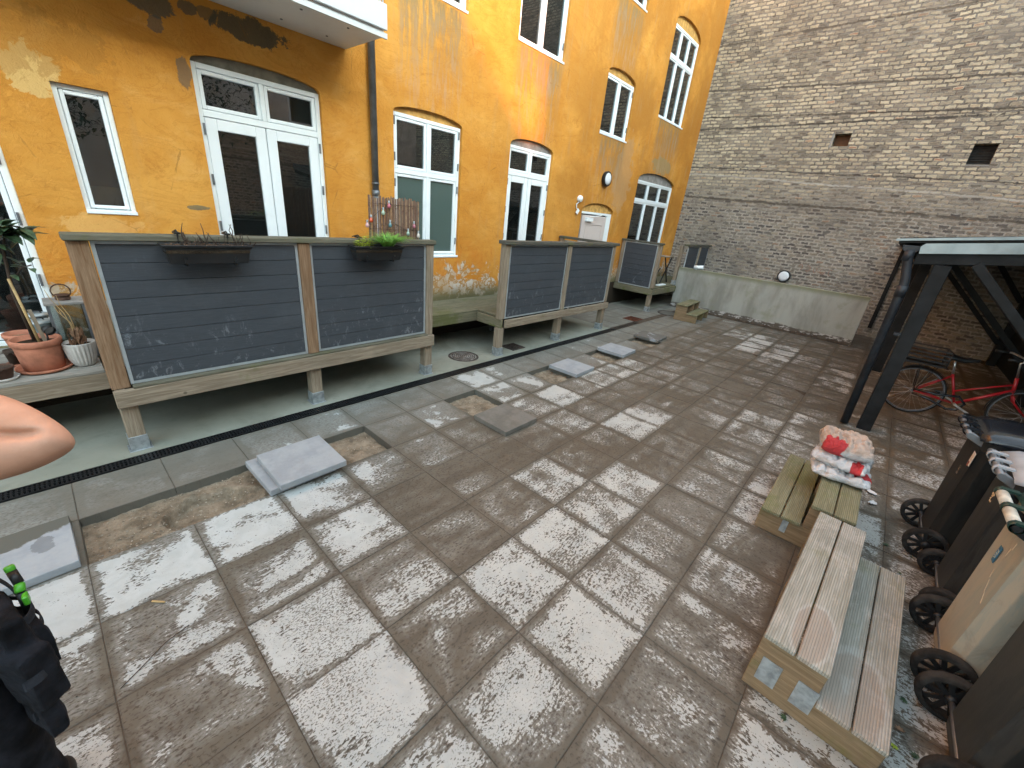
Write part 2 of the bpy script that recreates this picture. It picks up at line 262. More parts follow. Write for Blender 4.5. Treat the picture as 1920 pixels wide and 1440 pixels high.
def mk_concwall():
    g = G('stained_concrete', 0.9, 0.15); x, y, z = g.xyz()
    st = g.noise(1.3, 7, 0.62, 0.3, g.mp((1, 1.8, 0.6))); n = g.noise(2.2, 7, 0.7)
    c = g.mix(g.ss(st, 0.35, 0.62), (0.225, 0.222, 0.195), (0.335, 0.335, 0.30))
    c = g.mix(g.ss(n, 0.52, 0.70, 0, 0.5), c, (0.19, 0.20, 0.12))
    c = g.mix(g.m_('MULTIPLY', g.ss(z, 0.95, 1.08), g.ss(st, 0.3, 0.55, 0.2, 0.7)), c, (0.13, 0.14, 0.06))
    c = g.mix(g.m_('MULTIPLY', g.ss(z, 1.085, 1.1), g.ss(n, 0.3, 0.5, 0.3, 0.9)), c, (0.46, 0.42, 0.37))
    base = g.ss(g.m_('ADD', z, g.m_('MULTIPLY', g.m_('SUBTRACT', n, 0.5), 0.22)), 0.16, 0.12)
    c = g.mix(base, c, g.mix(g.ss(g.noise(5, 6, 0.7, 0, g.mp((1, 1, 3))), 0.5, 0.58), (0.10, 0.085, 0.07), (0.42, 0.40, 0.38)))
    g.col(c); g.bump(g.noise(24, 5), 0.35, 0.006); return g.m

def mk_panel():
    g = G('charcoal_composite_board', 0.6, 0.3); x, y, z = g.xyz()
    gr = g.noise(8, 4, 0.7, 0.3, g.mp((1.2, 1.2, 40)))
    c = g.mix(g.ss(gr, 0.35, 0.7), (0.040, 0.047, 0.056), (0.060, 0.068, 0.079))
    sm = g.noise(6.5, 7, 0.78, 1.6, g.mp((1, 1, 0.8))); sp = g.noise(1.2, 4, 0.6)
    hatch = g.noise(1, 5, 0.7, 0.8, g.mp((30, 8, 9), rot=(0, 0.6, 0)))
    m = g.m_('MULTIPLY', g.m_('MULTIPLY', g.ss(sm, 0.52, 0.62), g.ss(hatch, 0.45, 0.58)), g.m_('MULTIPLY', g.ss(z, 1.25, 0.85, 0.12, 1), g.ss(sp, 0.40, 0.52)))
    c = g.mix(g.m_('MULTIPLY', m, 0.42), c, (0.30, 0.33, 0.36))
    c = g.mix(g.ss(g.noise(2, 5, 0.7), 0.5, 0.75, 0, 0.4), c, (0.085, 0.094, 0.105)); g.col(c)
    g.bump(gr, 0.3, 0.002); return g.m

def mk_glass(name='window_glass', tint=(0.02, 0.025, 0.025), a=0.30):
    g = G(name); t = g.t; out = t.nodes['Material Output']; t.nodes.remove(g.b)
    gl = t.nodes.new('ShaderNodeBsdfGlossy'); gl.inputs['Roughness'].default_value = 0.01; gl.inputs['Color'].default_value = (0.9, 0.95, 1, 1)
    tr = t.nodes.new('ShaderNodeBsdfTransparent'); tr.inputs['Color'].default_value = (0.75, 0.8, 0.78, 1)
    df = t.nodes.new('ShaderNodeBsdfDiffuse'); df.inputs['Color'].default_value = (*tint, 1)
    fr = t.nodes.new('ShaderNodeFresnel'); fr.inputs['IOR'].default_value = 1.55
    m1 = t.nodes.new('ShaderNodeMixShader'); m1.inputs[0].default_value = a
    t.links.new(tr.outputs[0], m1.inputs[1]); t.links.new(df.outputs[0], m1.inputs[2])
    m2 = t.nodes.new('ShaderNodeMixShader'); f = g.m_('MINIMUM', g.m_('ADD', g.m_('MULTIPLY', fr.outputs[0], 1.5), 0.03), 1.0)
    t.links.new(f, m2.inputs[0]); t.links.new(m1.outputs[0], m2.inputs[1]); t.links.new(gl.outputs[0], m2.inputs[2])
    t.links.new(m2.outputs[0], out.inputs[0]); return g.m

def mk_paint(name, c, dirt=0.3, rough=0.45):
    g = G(name, rough, 0.4); n = g.noise(6, 6, 0.7); g.col(g.mix(g.ss(n, 0.5, 0.8, 0, dirt), c, tuple(v * 0.6 for v in c))); return g.m

def mk_bin(name, c, dust, amt):
    g = G(name, 0.55, 0.35); x, y, z = g.xyz(); st = g.noise(2.5, 7, 0.7, 0.6, g.mp((5, 5, 0.9)))
    k = g.noise(3, 6, 0.7)
    cc = g.mix(g.m_('MULTIPLY', g.ss(st, 0.42, 0.56), amt), c, dust); cc = g.mix(g.ss(g.noise(3.5, 7, 0.75, 1.2, g.mp((1.5, 1.5, 0.8), loc=(3, 1, 2))), 0.55, 0.66, 0, 0.5 * amt), cc, tuple(v * 0.5 for v in dust)); cc = g.mix(g.m_('MULTIPLY', g.ss(z, 0.5, 0.1), g.ss(k, 0.35, 0.6, 0.2, 0.8 * amt)), cc, dust)
    cc = g.mix(g.ss(g.noise(14, 6, 0.8, 1.5, g.mp((1, 1, 0.35))), 0.63, 0.72, 0, 0.4 * amt), cc, tuple(min(1, v * 1.8) for v in dust)); g.col(cc)
    g.bump(g.noise(110, 3), 0.25, 0.002); return g.m

M = dict(
    plaster=mk_plaster(), brick=mk_brick(), paving=mk_paving(), sand=mk_sand(), mudfill=mk_sand('joint_mud', (0.065, 0.05, 0.04), (0.11, 0.09, 0.07), False), pad=mk_pad(),
    concwall=mk_concwall(), panel=mk_panel(), glass=mk_glass(), frosted=mk_glass('frosted_green_glass', (0.11, 0.16, 0.145), 0.75),
    white=mk_paint('white_window_paint', (0.80, 0.87, 0.90), 0.22), leaf_white=mk_paint('white_door_paint', (0.78, 0.84, 0.87), 0.2), pinkdoor=mk_paint('pale_grey_door_paint', (0.60, 0.53, 0.50), 0.25),
    balc=mk_paint('pale_grey_balcony_paint', (0.62, 0.66, 0.68), 0.1), soffit=mk_paint('balcony_soffit', (0.70, 0.72, 0.72), 0.25), dark=simple('dark_room', (0.045, 0.042, 0.04), 0.9), room=simple('room_wall', (0.05, 0.05, 0.048), 0.9),
    curtain=simple('white_curtain', (0.62, 0.68, 0.66), 0.9, var=0.1), greyinfill=simple('grey_render', (0.26, 0.25, 0.235), 0.9, bump=0.3), yinfill=simple('yellow_render', (0.56, 0.33, 0.10), 0.9, bump=0.3),
    dinfill=simple('dark_lintel_render', (0.20, 0.19, 0.15), 0.9, bump=.3),
    zinc=simple('zinc_pipe', (0.17, 0.185, 0.20), 0.45, 0.5, 0.5, 0.2), galv=simple('galvanised_steel', (0.36, 0.40, 0.42), 0.45, 0.5, 0.6, 0.3, 22), alu=simple('aluminium_trim', (0.38, 0.42, 0.44), 0.45, 0.5, 0.35, 0.12),
    bright=simple('bright_roof_flashing', (0.20, 0.22, 0.23), 0.35, 0.5, 0.75, 0.35, 1.6), black=simple('black_plastic', (0.012, 0.013, 0.014), 0.45, 0.4), blackpaint=simple('black_stained_wood', (0.0075, 0.0085, 0.0095), 0.6, 0.25, 0, 0.6, 5, 0.4, 40),
    rubber=simple('dusty_rubber', (0.026, 0.026, 0.025), 0.85, 0.2, 0, 0.55, 14), tyre=simple('bicycle_tyre', (0.012, 0.012, 0.012), 0.7), rim=simple('silver_rim', (0.5, 0.5, 0.5), 0.3, 0.5, 0.9), red=simple('red_bicycle_paint', (0.36, 0.012, 0.018), 0.3, 0.5, 0, 0.1),
    gutter=simple('slate_gutter_plastic', (0.017, 0.021, 0.027), 0.5, 0.4, 0, 0.35, 9), roofing=simple('roof_felt', (0.03, 0.03, 0.03), 0.9),
    terra=simple('terracotta', (0.42, 0.17, 0.105), 0.75, 0.3, 0, 0.25, 10, 0.2), whitepot=simple('pale_ceramic', (0.50, 0.48, 0.45), 0.45, 0.4, 0, 0.12, 12), soil=mk_sand('potting_soil', (0.025, 0.018, 0.012), (0.06, 0.045, 0.03)),
    leafg=simple('dark_green_leaf', (0.04, 0.075, 0.035), 0.4, 0.5, 0, 0.45, 20), leafy=simple('yellow_green_leaf', (0.42, 0.50, 0.06), 0.6, 0.3, 0, 0.3, 30), grass=simple('grass_blade', (0.12, 0.28, 0.04), 0.6, 0.3, 0, 0.35, 30), dryleaf=simple('dry_brown_leaf', (0.22, 0.13, 0.08), 0.8, 0.2, 0, 0.4, 30), stem=simple('brown_stem', (0.055, 0.038, 0.028), 0.8),
    bamboo=None, cane=simple('pale_cane', (0.40, 0.28, 0.13), 0.6), churn=simple('grey_churn_metal', (0.10, 0.125, 0.125), 0.5, 0.4, 0.4, 0.3), churnlid=simple('pale_churn_lid', (0.40, 0.44, 0.45), 0.4, 0.5, 0.6, 0.2), lampwhite=simple('opal_lamp_glass', (0.72, 0.76, 0.80), 0.4, 0.4, 0, 0.05),
    copper=simple('rusty_iron', (0.09, 0.05, 0.035), 0.7, 0.3, 0.3, 0.4), skin=None, cloth=simple('black_work_cloth', (0.011, 0.012, 0.016), 0.9, 0.2, 0, 0.7, 12, 0.6, 60), cloth2=simple('faded_black_webbing', (0.026, 0.029, 0.036), 0.9, 0.15, 0, 0.3, 30, 0.4, 120), green=simple('bright_green_plastic', (0.07, 0.36, 0.025), 0.35, 0.5, 0, 0.1), shirt=simple('black_shirt', (0.012, 0.012, 0.014), 0.9), hair=simple('brown_hair', (0.05, 0.03, 0.02), 0.7), boot=simple('black_boot_leather', (0.015, 0.014, 0.013), 0.6),
    iron=simple('rusted_cast_iron', (0.075, 0.062, 0.055), 0.7, 0.4, 0.4, 0.5, 25, 0.5, 50), rust=simple('rust', (0.11, 0.04, 0.025), 0.85, 0.2, 0.2, 0.4, 20), slabgrey=None, paper=simple('white_paper_scrap', (0.66, 0.66, 0.66), 0.9, var=0.1), gutterdirt=simple('gutter_mud', (0.20, 0.14, 0.09), 0.9),
)
def mk_bamboo():
    g = G('bamboo_cane', 0.6, 0.3); x, y, z = g.xyz()
    r = g.noise(1, 2, 0.5, 0, g.mp((60, 0, 0))); n = g.noise(6, 4, 0.6, 0, g.mp((8, 1, 3)))
    g.col(g.mix(g.ss(n, 0.35, 0.6), g.mix(g.ss(r, 0.4, 0.6), (0.10, 0.05, 0.035), (0.17, 0.09, 0.055)), g.mix(g.ss(r, 0.45, 0.65), (0.12, 0.07, 0.045), (0.36, 0.23, 0.12)))); return g.m
def mk_skin():
    g = G('tanned_skin', 0.72, 0.2); n = g.noise(8, 5, 0.6); g.col(g.mix(g.ss(n, 0.3, 0.7), (0.46, 0.25, 0.165), (0.55, 0.315, 0.22)))
    g.b.inputs['Subsurface Weight'].default_value = 0.04; g.b.inputs['Subsurface Radius'].default_value = (0.02, 0.008, 0.004); g.bump(g.m_('ADD', g.noise(220, 3), g.noise(30, 4)), 0.35, 0.002); return g.m
def mk_slab(name='fresh_grey_slab', c1=(0.25, 0.27, 0.29), c2=(0.31, 0.33, 0.345), damp=0.0):
    g = G(name, 0.8, 0.25); n = g.noise(6, 6, 0.7); c = g.mix(g.ss(n, 0.35, 0.65), c1, c2)
    c = g.mix(g.ss(g.noise(55, 3, 0.6), 0.66, 0.72, 0, 0.4), c, (0.2, 0.2, 0.2))
    if damp: c = g.mix(g.ss(g.noise(4.5, 6, 0.65, 0.5), 0.5 - damp * 0.12, 0.56 - damp * 0.1), c, (0.125, 0.12, 0.108))
    g.col(c); g.bump(g.noise(80, 3), 0.25, 0.003); return g.m
M['bamboo'] = mk_bamboo(); M['skin'] = mk_skin(); M['slabgrey'] = mk_slab(); M['slableft'] = None; M['slabdamp'] = mk_slab('half_damp_slab', damp=1.0); M['slabwet'] = mk_slab('damp_brown_slab', (0.12, 0.115, 0.10), (0.165, 0.155, 0.138), 0)
def mk_slableft():
    g = G('slab_wet_corner', 0.8, 0.25); x, y, z = g.xyz(); n = g.noise(6, 6, 0.7); c = g.mix(g.ss(n, 0.35, 0.65), (0.26, 0.285, 0.31), (0.32, 0.345, 0.365))
    f = g.m_('ADD', g.m_('ADD', y, g.m_('MULTIPLY', x, -0.35)), g.m_('MULTIPLY', g.m_('SUBTRACT', g.noise(5, 6, 0.6), 0.5), 0.35)); c = g.mix(g.ss(f, 0.07, 0.10), c, (0.105, 0.105, 0.09))
    c = g.mix(g.m_('MULTIPLY', g.blob(x, y, .13, .02, .05, .08, g.noise(12, 5, .7), 1.5), .6), c, (0.12, 0.13, 0.14)); g.col(c); g.bump(g.noise(80, 3), 0.25, 0.003); return g.m
M['slableft'] = mk_slableft()
for ax in (0, 1, 2): M['wood%d' % ax] = wood('weathered_pine_%s' % 'xyz'[ax], (0.20, 0.155, 0.11), (0.33, 0.275, 0.205), ax, 0.12)
M['post_brown'] = wood('brown_pine_post', (0.17, 0.095, 0.05), (0.30, 0.20, 0.125), 2)
M['mossrail'] = wood('mossy_rail_wood', (0.085, 0.08, 0.055), (0.17, 0.16, 0.12), 0, 0.25, (0.10, 0.105, 0.04)); M['darkrail'] = wood('dark_rail_wood', (0.065, 0.062, 0.052), (0.12, 0.115, 0.095), 0, 0.3)
M['mossboard'] = wood('mossy_deck_board', (0.115, 0.11, 0.07), (0.20, 0.19, 0.13), 0, 0.4, (0.10, 0.105, 0.04)); M['greyboard'] = wood('grey_deck_board', (0.21, 0.20, 0.175), (0.33, 0.315, 0.28), 0, 0.1)
M['mossbeam'] = wood('mossy_beam', (0.13, 0.12, 0.075), (0.21, 0.195, 0.135), 0, 0.4, (0.10, 0.11, 0.035)); M['mossbeamy'] = wood('mossy_side_beam', (0.14, 0.13, 0.08), (0.22, 0.20, 0.14), 1, 0.5, (0.10, 0.12, 0.03))
M['tread_grey'] = wood('worn_ribbed_tread', (0.26, 0.25, 0.205), (0.40, 0.385, 0.335), 0, 0.2, (0.20, 0.195, 0.11), 0.6, ribs=1); M['tread_green'] = wood('mossy_ribbed_tread', (0.165, 0.155, 0.09), (0.25, 0.235, 0.15), 0, 0.4, (0.14, 0.15, 0.06), 0, ribs=1)
M['stringer'] = wood('stringer_board', (0.17, 0.115, 0.065), (0.28, 0.20, 0.12), 1, 0.25); M['paper_bag'] = None

# ------------------------------------------------------------------ mesh helpers
class MB:
    def __init__(s): s.b = bmesh.new()
    def box(s, x0, x1, y0, y1, z0, z1):
        v = [s.b.verts.new(p) for p in ((x0, y0, z0), (x1, y0, z0), (x1, y1, z0), (x0, y1, z0), (x0, y0, z1), (x1, y0, z1), (x1, y1, z1), (x0, y1, z1))]
        for f in ((0, 3, 2, 1), (4, 5, 6, 7), (0, 1, 5, 4), (1, 2, 6, 5), (2, 3, 7, 6), (3, 0, 4, 7)): s.b.faces.new([v[i] for i in f])
        return s
    def obox(s, c, size, M3=None):
        hx, hy, hz = [q / 2 for q in size]; c = Vector(c); M3 = M3 or Matrix.Identity(3)
        v = [s.b.verts.new(c + M3 @ Vector(p)) for p in ((-hx, -hy, -hz), (hx, -hy, -hz), (hx, hy, -hz), (-hx, hy, -hz), (-hx, -hy, hz), (hx, -hy, hz), (hx, hy, hz), (-hx, hy, hz))]
        for f in ((0, 3, 2, 1), (4, 5, 6, 7), (0, 1, 5, 4), (1, 2, 6, 5), (2, 3, 7, 6), (3, 0, 4, 7)): s.b.faces.new([v[i] for i in f])
        return s
    def bar(s, p, q, wx, wz, up=(0, 0, 1)):
        p = Vector(p); q = Vector(q); d = (q - p); L = d.length; d.normalize(); u = Vector(up); x = d.cross(u).normalized(); u = x.cross(d)
        return s.obox((p + q) / 2, (wx, L, wz), Matrix((x, d, u)).transposed())
    def cyl(s, p, q, r0, r1=None, n=12, cap=True):
        r1 = r0 if r1 is None else r1; p = Vector(p); q = Vector(q); d = (q - p).normalized()
        a = d.orthogonal().normalized(); b = d.cross(a)
        R = [[s.b.verts.new(c + (a * math.cos(t) + b * math.sin(t)) * r) for t in [2 * math.pi * k / n for k in range(n)]] for c, r in ((p, r0), (q, r1))]
        for k in range(n): s.b.faces.new((R[0][k], R[0][(k + 1) % n], R[1][(k + 1) % n], R[1][k])).smooth = True
        if cap: s.b.faces.new(R[0][::-1]); s.b.faces.new(R[1])
        return s
    def stube(s, pts, r, n=8, k=6):
        P = [Vector(p) for p in pts]; P = [P[0] * 2 - P[1]] + P + [P[-1] * 2 - P[-2]]; out = []
        for i in range(1, len(P) - 2):
            for q in range(k):
                t = q / k; a, b, c, d = P[i - 1:i + 3]; out.append(.5 * ((2 * b) + (c - a) * t + (2 * a - 5 * b + 4 * c - d) * t * t + (3 * b - a - 3 * c + d) * t ** 3))
        return s.tube(out + [P[-2]], r, n)
    def tube(s, pts, r, n=8, closed=False):
        pts = [Vector(p) for p in pts]; N = len(pts); rs = r if isinstance(r, (list, tuple)) else [r] * N; rings = []; a = None
        for i, p in enumerate(pts):
            d = ((pts[(i + 1) % N] if closed or i < N - 1 else p) - (pts[i - 1] if closed or i > 0 else p)).normalized()
            a = d.orthogonal().normalized() if a is None else (a - d * a.dot(d)).normalized()
            b = d.cross(a); rings.append([s.b.verts.new(p + (a * math.cos(2 * math.pi * k / n) + b * math.sin(2 * math.pi * k / n)) * rs[i]) for k in range(n)])
        for i in range(N if closed else N - 1):
            A, B = rings[i], rings[(i + 1) % N]
            for k in range(n): s.b.faces.new((A[k], A[(k + 1) % n], B[(k + 1) % n], B[k])).smooth = True
        if not closed: s.b.faces.new(rings[0][::-1]); s.b.faces.new(rings[-1])
        return s
    def lathe(s, prof, c=(0, 0, 0), n=28, flute=None, M3=None):
        c = Vector(c); R = []
        for r, z in prof:
            if r < 1e-5: R.append([s.b.verts.new(c + (M3 @ Vector((0, 0, z)) if M3 else Vector((0, 0, z))))]); continue
            row = []
            for k in range(n):
                t = 2 * math.pi * k / n; rr = r * (1 + (flute(t, z) if flute else 0)); p = Vector((rr * math.cos(t), rr * math.sin(t), z)); row.append(s.b.verts.new(c + (M3 @ p if M3 else p)))
            R.append(row)
        for i in range(len(R) - 1):
            A, B = R[i], R[i + 1]
            for k in range(n):
                q = [A[k % len(A)], A[(k + 1) % len(A)], B[(k + 1) % len(B)], B[k % len(B)]]; q2 = []
                for v in q:
                    if v not in q2: q2.append(v)
                if len(q2) > 2:
                    try: s.b.faces.new(q2).smooth = True
                    except ValueError: pass
        return s
    def face(s, pts, smooth=False):
        f = s.b.faces.new([s.b.verts.new(p) for p in pts]); f.smooth = smooth; return s
    def prism(s, pts2, f, t0, t1):
        """pts2 outline; f(u,v,t)->point; solid between t0 and t1"""
        A = [s.b.verts.new(f(u, v, t0)) for u, v in pts2]; B = [s.b.verts.new(f(u, v, t1)) for u, v in pts2]; n = len(A)
        tri = geometry.tessellate_polygon([[Vector((u, v, 0)) for u, v in pts2]])
        for a, b, c in tri: s.b.faces.new((A[a], A[b], A[c])); s.b.faces.new((B[c], B[b], B[a]))
        for k in range(n): s.b.faces.new((A[k], B[k], B[(k + 1) % n], A[(k + 1) % n]))
        return s
    def build(s, name, mat, parent=None, bev=0.0, local=False, seg=1, disp=None, fix=True):
        if parent is not None and not local:
            o = wloc(parent)
            for v in s.b.verts: v.co -= o
        if fix: bmesh.ops.recalc_face_normals(s.b, faces=s.b.faces)
        me = bpy.data.meshes.new(name); s.b.to_mesh(me); s.b.free(); me.materials.append(mat)
        ob = bpy.data.objects.new(name, me); COL.objects.link(ob)
        if parent is not None: ob.parent = parent
        if bev:
            m = ob.modifiers.new('bevel', 'BEVEL'); m.width = bev; m.segments = seg; m.limit_method = 'ANGLE'; m.angle_limit = 0.6
        return ob
def wloc(o):
    v = Vector((0, 0, 0))
    while o: v += o.location; o = o.parent
    return v
def tag(o, label, cat, group=None, kind=None):
    if label: o['label'] = label
    if cat: o['category'] = cat
    if group: o['group'] = group
    if kind: o['kind'] = kind
    return o
def thing(name, label, cat, loc=(0, 0, 0), rz=0, group=None):
    o = bpy.data.objects.new(name, None); COL.objects.link(o); o.location = loc; o.rotation_euler = (0, 0, rz); o.empty_display_size = 0.1
    return tag(o, label, cat, group)
def struct(ob): ob['kind'] = 'structure'; return ob
def copy_tree(o, parent=None):
    c = o.copy(); COL.objects.link(c); c.parent = parent
    for ch in list(o.children): copy_tree(ch, c)
    return c
def leafpts(base, d, L, W, up=Vector((0, 0, 1)), bend=0.25, n=4):
    """list of quads of an elongated leaf"""
    d = d.normalized(); s = d.cross(up).normalized(); u = s.cross(d); rows = []
    for k in range(n + 1):
        t = k / n; w_ = W * math.sin(math.pi * (0.06 + 0.94 * t) ** 0.8) * 0.5
        if k == n: w_ = W * 0.03
        c = base + d * (L * t) - u * (bend * L * t * t); rows.append((c + s * w_ + u * w_ * 0.25, c, c - s * w_ + u * w_ * 0.25))
    q = []
    for a, b in zip(rows, rows[1:]): q += [(a[0], a[1], b[1], b[0]), (a[1], a[2], b[2], b[1])]
    return q

# ------------------------------------------------------------------ ground
DRY = {0: {-1: .1, 0: .1, 1: .1, 2: .25, 3: .35, 4: .12, 5: .12, 6: .1, 7: .65, 8: .55, 9: .2, 10: .25, 12: .35, 13: .35},
       1: {4: .12, 5: .55, 7: .6, 8: .6, 11: .5, 14: .4},
       2: {-2: 1, -1: .95, 0: .9, 1: .95, 2: .72, 3: .42, 4: .5, 5: .1, 6: .3, 7: .5, 8: .95, 9: .6, 10: .7, 11: .7, 12: .4},
       3: {-2: 1, -1: .8, 0: .78, 1: .55, 2: .88, 3: .12, 4: .1, 5: .12, 6: .12, 7: .38, 8: .2, 9: .32, 10: .38, 20: .6, 21: .7},
       4: {-1: .7, 0: .5, 1: .98, 2: .52, 3: .15, 4: .12, 5: .8, 6: .25, 7: .15, 8: .8, 9: .8, 10: .4, 18: .6, 19: .8, 20: .8, 21: .7},
       5: {0: .5, 1: 1, 2: .45, 3: .98, 4: .85, 5: .62, 6: .7, 7: .15, 8: .25, 9: .12, 10: .4, 17: .5, 18: .8, 19: .7, 20: .5},
       6: {1: .6, 2: .65, 3: .8, 4: .82, 5: .35, 6: .2, 7: .5, 8: .5, 9: .2, 10: .55, 11: .55, 17: .5, 18: .6, 19: .5},
       7: {2: .4, 3: .42, 4: .5, 5: .6, 6: .5, 7: .55, 8: .5, 9: .5, 10: .6, 11: .55, 12: .5, 16: .6, 17: .6, 18: .7},
       8: {k: .72 for k in range(0, 9)}, 9: {k: .55 for k in range(0, 9)}}
HOLES = {(0, 1), (1, 1), (3, 1), (6, 1), (9, 1), (12, 1), (15, 1)}
S = 0.5
def slab_geo(bm, cl, ul, x0, x1, y0, y1, z0, z1, dry, tilt=(0, 0), bevel=0.0025):
    r1, r2 = random.random(), random.random(); cx, cy = (x0 + x1) / 2, (y0 + y1) / 2
    def zt(x, y): return (x - cx) * tilt[0] + (y - cy) * tilt[1]
    lev = [(bevel, z1), (0, z1 - bevel), (0, z0)]; rings = []
    for ins, z in lev:
        rings.append([bm.verts.new((x, y, z + zt(x, y))) for x, y in ((x0 + ins, y0 + ins), (x1 - ins, y0 + ins), (x1 - ins, y1 - ins), (x0 + ins, y1 - ins))])
    fs = [bm.faces.new(rings[0])]
    for a, b in zip(rings, rings[1:]):
        for k in range(4): fs.append(bm.faces.new((a[k], b[k], b[(k + 1) % 4], a[(k + 1) % 4])))
    for f in fs:
        for l in f.loops:
            l[cl] = (dry, r1, r2, 1); l[ul].uv = ((l.vert.co.x - x0) / (x1 - x0), (l.vert.co.y - y0) / (y1 - y0))
pv = bmesh.new(); cl = pv.loops.layers.float_color.new('slab'); ul = pv.loops.layers.uv.new('UVMap'); fill = MB()
for i in range(-8, 28):
    for j in range(-4, 15):
        if j < 0 and not (16 <= i): continue
        x0, x1 = i * S, min((i + 1) * S, 13.9); y1 = -j * S; y0 = y1 - S
        if j < 0:
            y0, y1 = 0.16 + (-j - 1) * S * 0.94, 0.16 + (-j) * S * 0.94
            if y0 > 1.5: continue
            y1 = min(y1, 1.575)
            if 21 <= i <= 23 and j <= -2: continue
        if x0 >= 13.9: continue
        if (i, j) in HOLES: continue
        d = DRY.get(j, {}).get(i)
        if d is None:
            if j >= 10: d = 0.5
            elif j <= 0 and i > 13: d = 0.18
            elif j in (8, 9): d = 0.35
            else: d = 0.12 + 0.12 * random.random()
        gp = 0.0011; dz = random.uniform(-0.002, 0.0012)
        slab_geo(pv, cl, ul, x0 + gp, x1 - gp, y0 + gp, y1 - gp, -0.085, dz, d, (random.uniform(-.004, .004), random.uniform(-.004, .004)))
        fill.face([(x0, y0, -0.0032), (x1, y0, -0.0032), (x1, y1, -0.0032), (x0, y1, -0.0032)])
me = bpy.data.meshes.new('paving'); pv.to_mesh(me); pv.free(); me.materials.append(M['paving']); po = bpy.data.objects.new('paving', me); COL.objects.link(po); struct(po)
struct(fill.build('joint_fill', M['mudfill'], fix=False))
# sand bed, modelled where slabs are lifted
sb = MB(); nx, ny = 620, 44; XA, XB, YA, YB = -0.2, 8.2, -1.05, -0.45
from mathutils import noise as mn0
def mn_(a, b): return .4 + 1.2 * mn0.noise(Vector((a, b, 0)))
def sandz(x, y):
    z = -0.068 + 0.008 * math.sin(x * 9.1 + y * 4) * math.sin(y * 13 + x * 2) + random.uniform(-.003, .003) + .020 * mn0.noise(Vector((x * 6, y * 6, 3))) + .010 * mn0.noise(Vector((x * 19, y * 19, 5)))
    # dug trough in the long opening
    u = (x - 0.62) / 0.20; v = (y + 0.79) / 0.14; d = u * u + v * v
    if d < 1.6: z -= 0.075 * max(0, min(1, (1.6 - d) / 0.35))
    if 1.6 <= d < 3 and y > -0.8: z += 0.036 * (3 - d) / 1.4 * abs(mn_(x * 9, y * 9))
    return z
gv = [[sb.b.verts.new((XA + (XB - XA) * i / nx, YA + (YB - YA) * j / ny, 0)) for j in range(ny + 1)] for i in range(nx + 1)]
for r in gv:
    for v in r: v.co.z = sandz(v.co.x, v.co.y)
for i in range(nx):
    for j in range(ny): sb.b.faces.new((gv[i][j], gv[i + 1][j], gv[i + 1][j + 1], gv[i][j + 1])).smooth = True
struct(sb.build('sand_bed', M['sand'], fix=False))
struct(MB().face([(-60, -60, -0.2), (60, -60, -0.2), (60, 60, -0.2), (-60, 60, -0.2)]).build('ground', M['mudfill'], fix=False))
# concrete pads beneath the decks
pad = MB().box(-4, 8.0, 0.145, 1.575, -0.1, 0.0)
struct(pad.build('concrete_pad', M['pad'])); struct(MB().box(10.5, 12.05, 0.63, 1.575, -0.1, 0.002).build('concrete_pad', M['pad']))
struct(MB().box(-4, 8.0, 0.001, 0.144, -0.14, -0.10).build('drain_trench', M['pad']))
struct(MB().box(8.0, 13.9, 0.001, 0.159, -0.05, -0.001).build('edge_paving', M['mudfill']))

def pebbles(n, spots, r0, r1, mat, name, label):
    b = MB()
    for _ in range(n):
        x0, x1, y0, y1, z = random.choice(spots); c = Vector((random.uniform(x0, x1), random.uniform(y0, y1), z)); r = random.uniform(r0, r1)
        sc = Vector((random.uniform(.7, 1.4), random.uniform(.7, 1.2), random.uniform(.5, .8))); m = bmesh.ops.create_icosphere(b.b, subdivisions=1, radius=r)
        for v in m['verts']: v.co = Vector((v.co.x * sc.x * random.uniform(.85, 1.15), v.co.y * sc.y, v.co.z * sc.z)) + c
    o = b.build(name, mat); return tag(o, label, 'gravel', kind='stuff')
M['peb'] = simple('pebble', (0.27, 0.235, 0.185), 0.8, 0.2, 0, 0.6, 40)
pebbles(1100, [(0.01, 0.99, -0.99, -0.51, -0.062)] * 3 + [(k * .5, k * .5 + .48, -.98, -.52, -0.064) for k in (3, 6, 9, 12, 15)], 0.0018, 0.0065, M['peb'], 'gravel', 'small loose stones lying in the sand of the lifted slab openings')
# fine grit scattered over the paving
pebbles(500, [(-.5, 8, -4, -0.6, 0.002)], 0.0018, 0.0045, simple('grit', (0.12, 0.10, 0.08), 0.9, 0.1, 0, 0.5, 40), 'grit', 'fine dark grit scattered over the muddy paving')

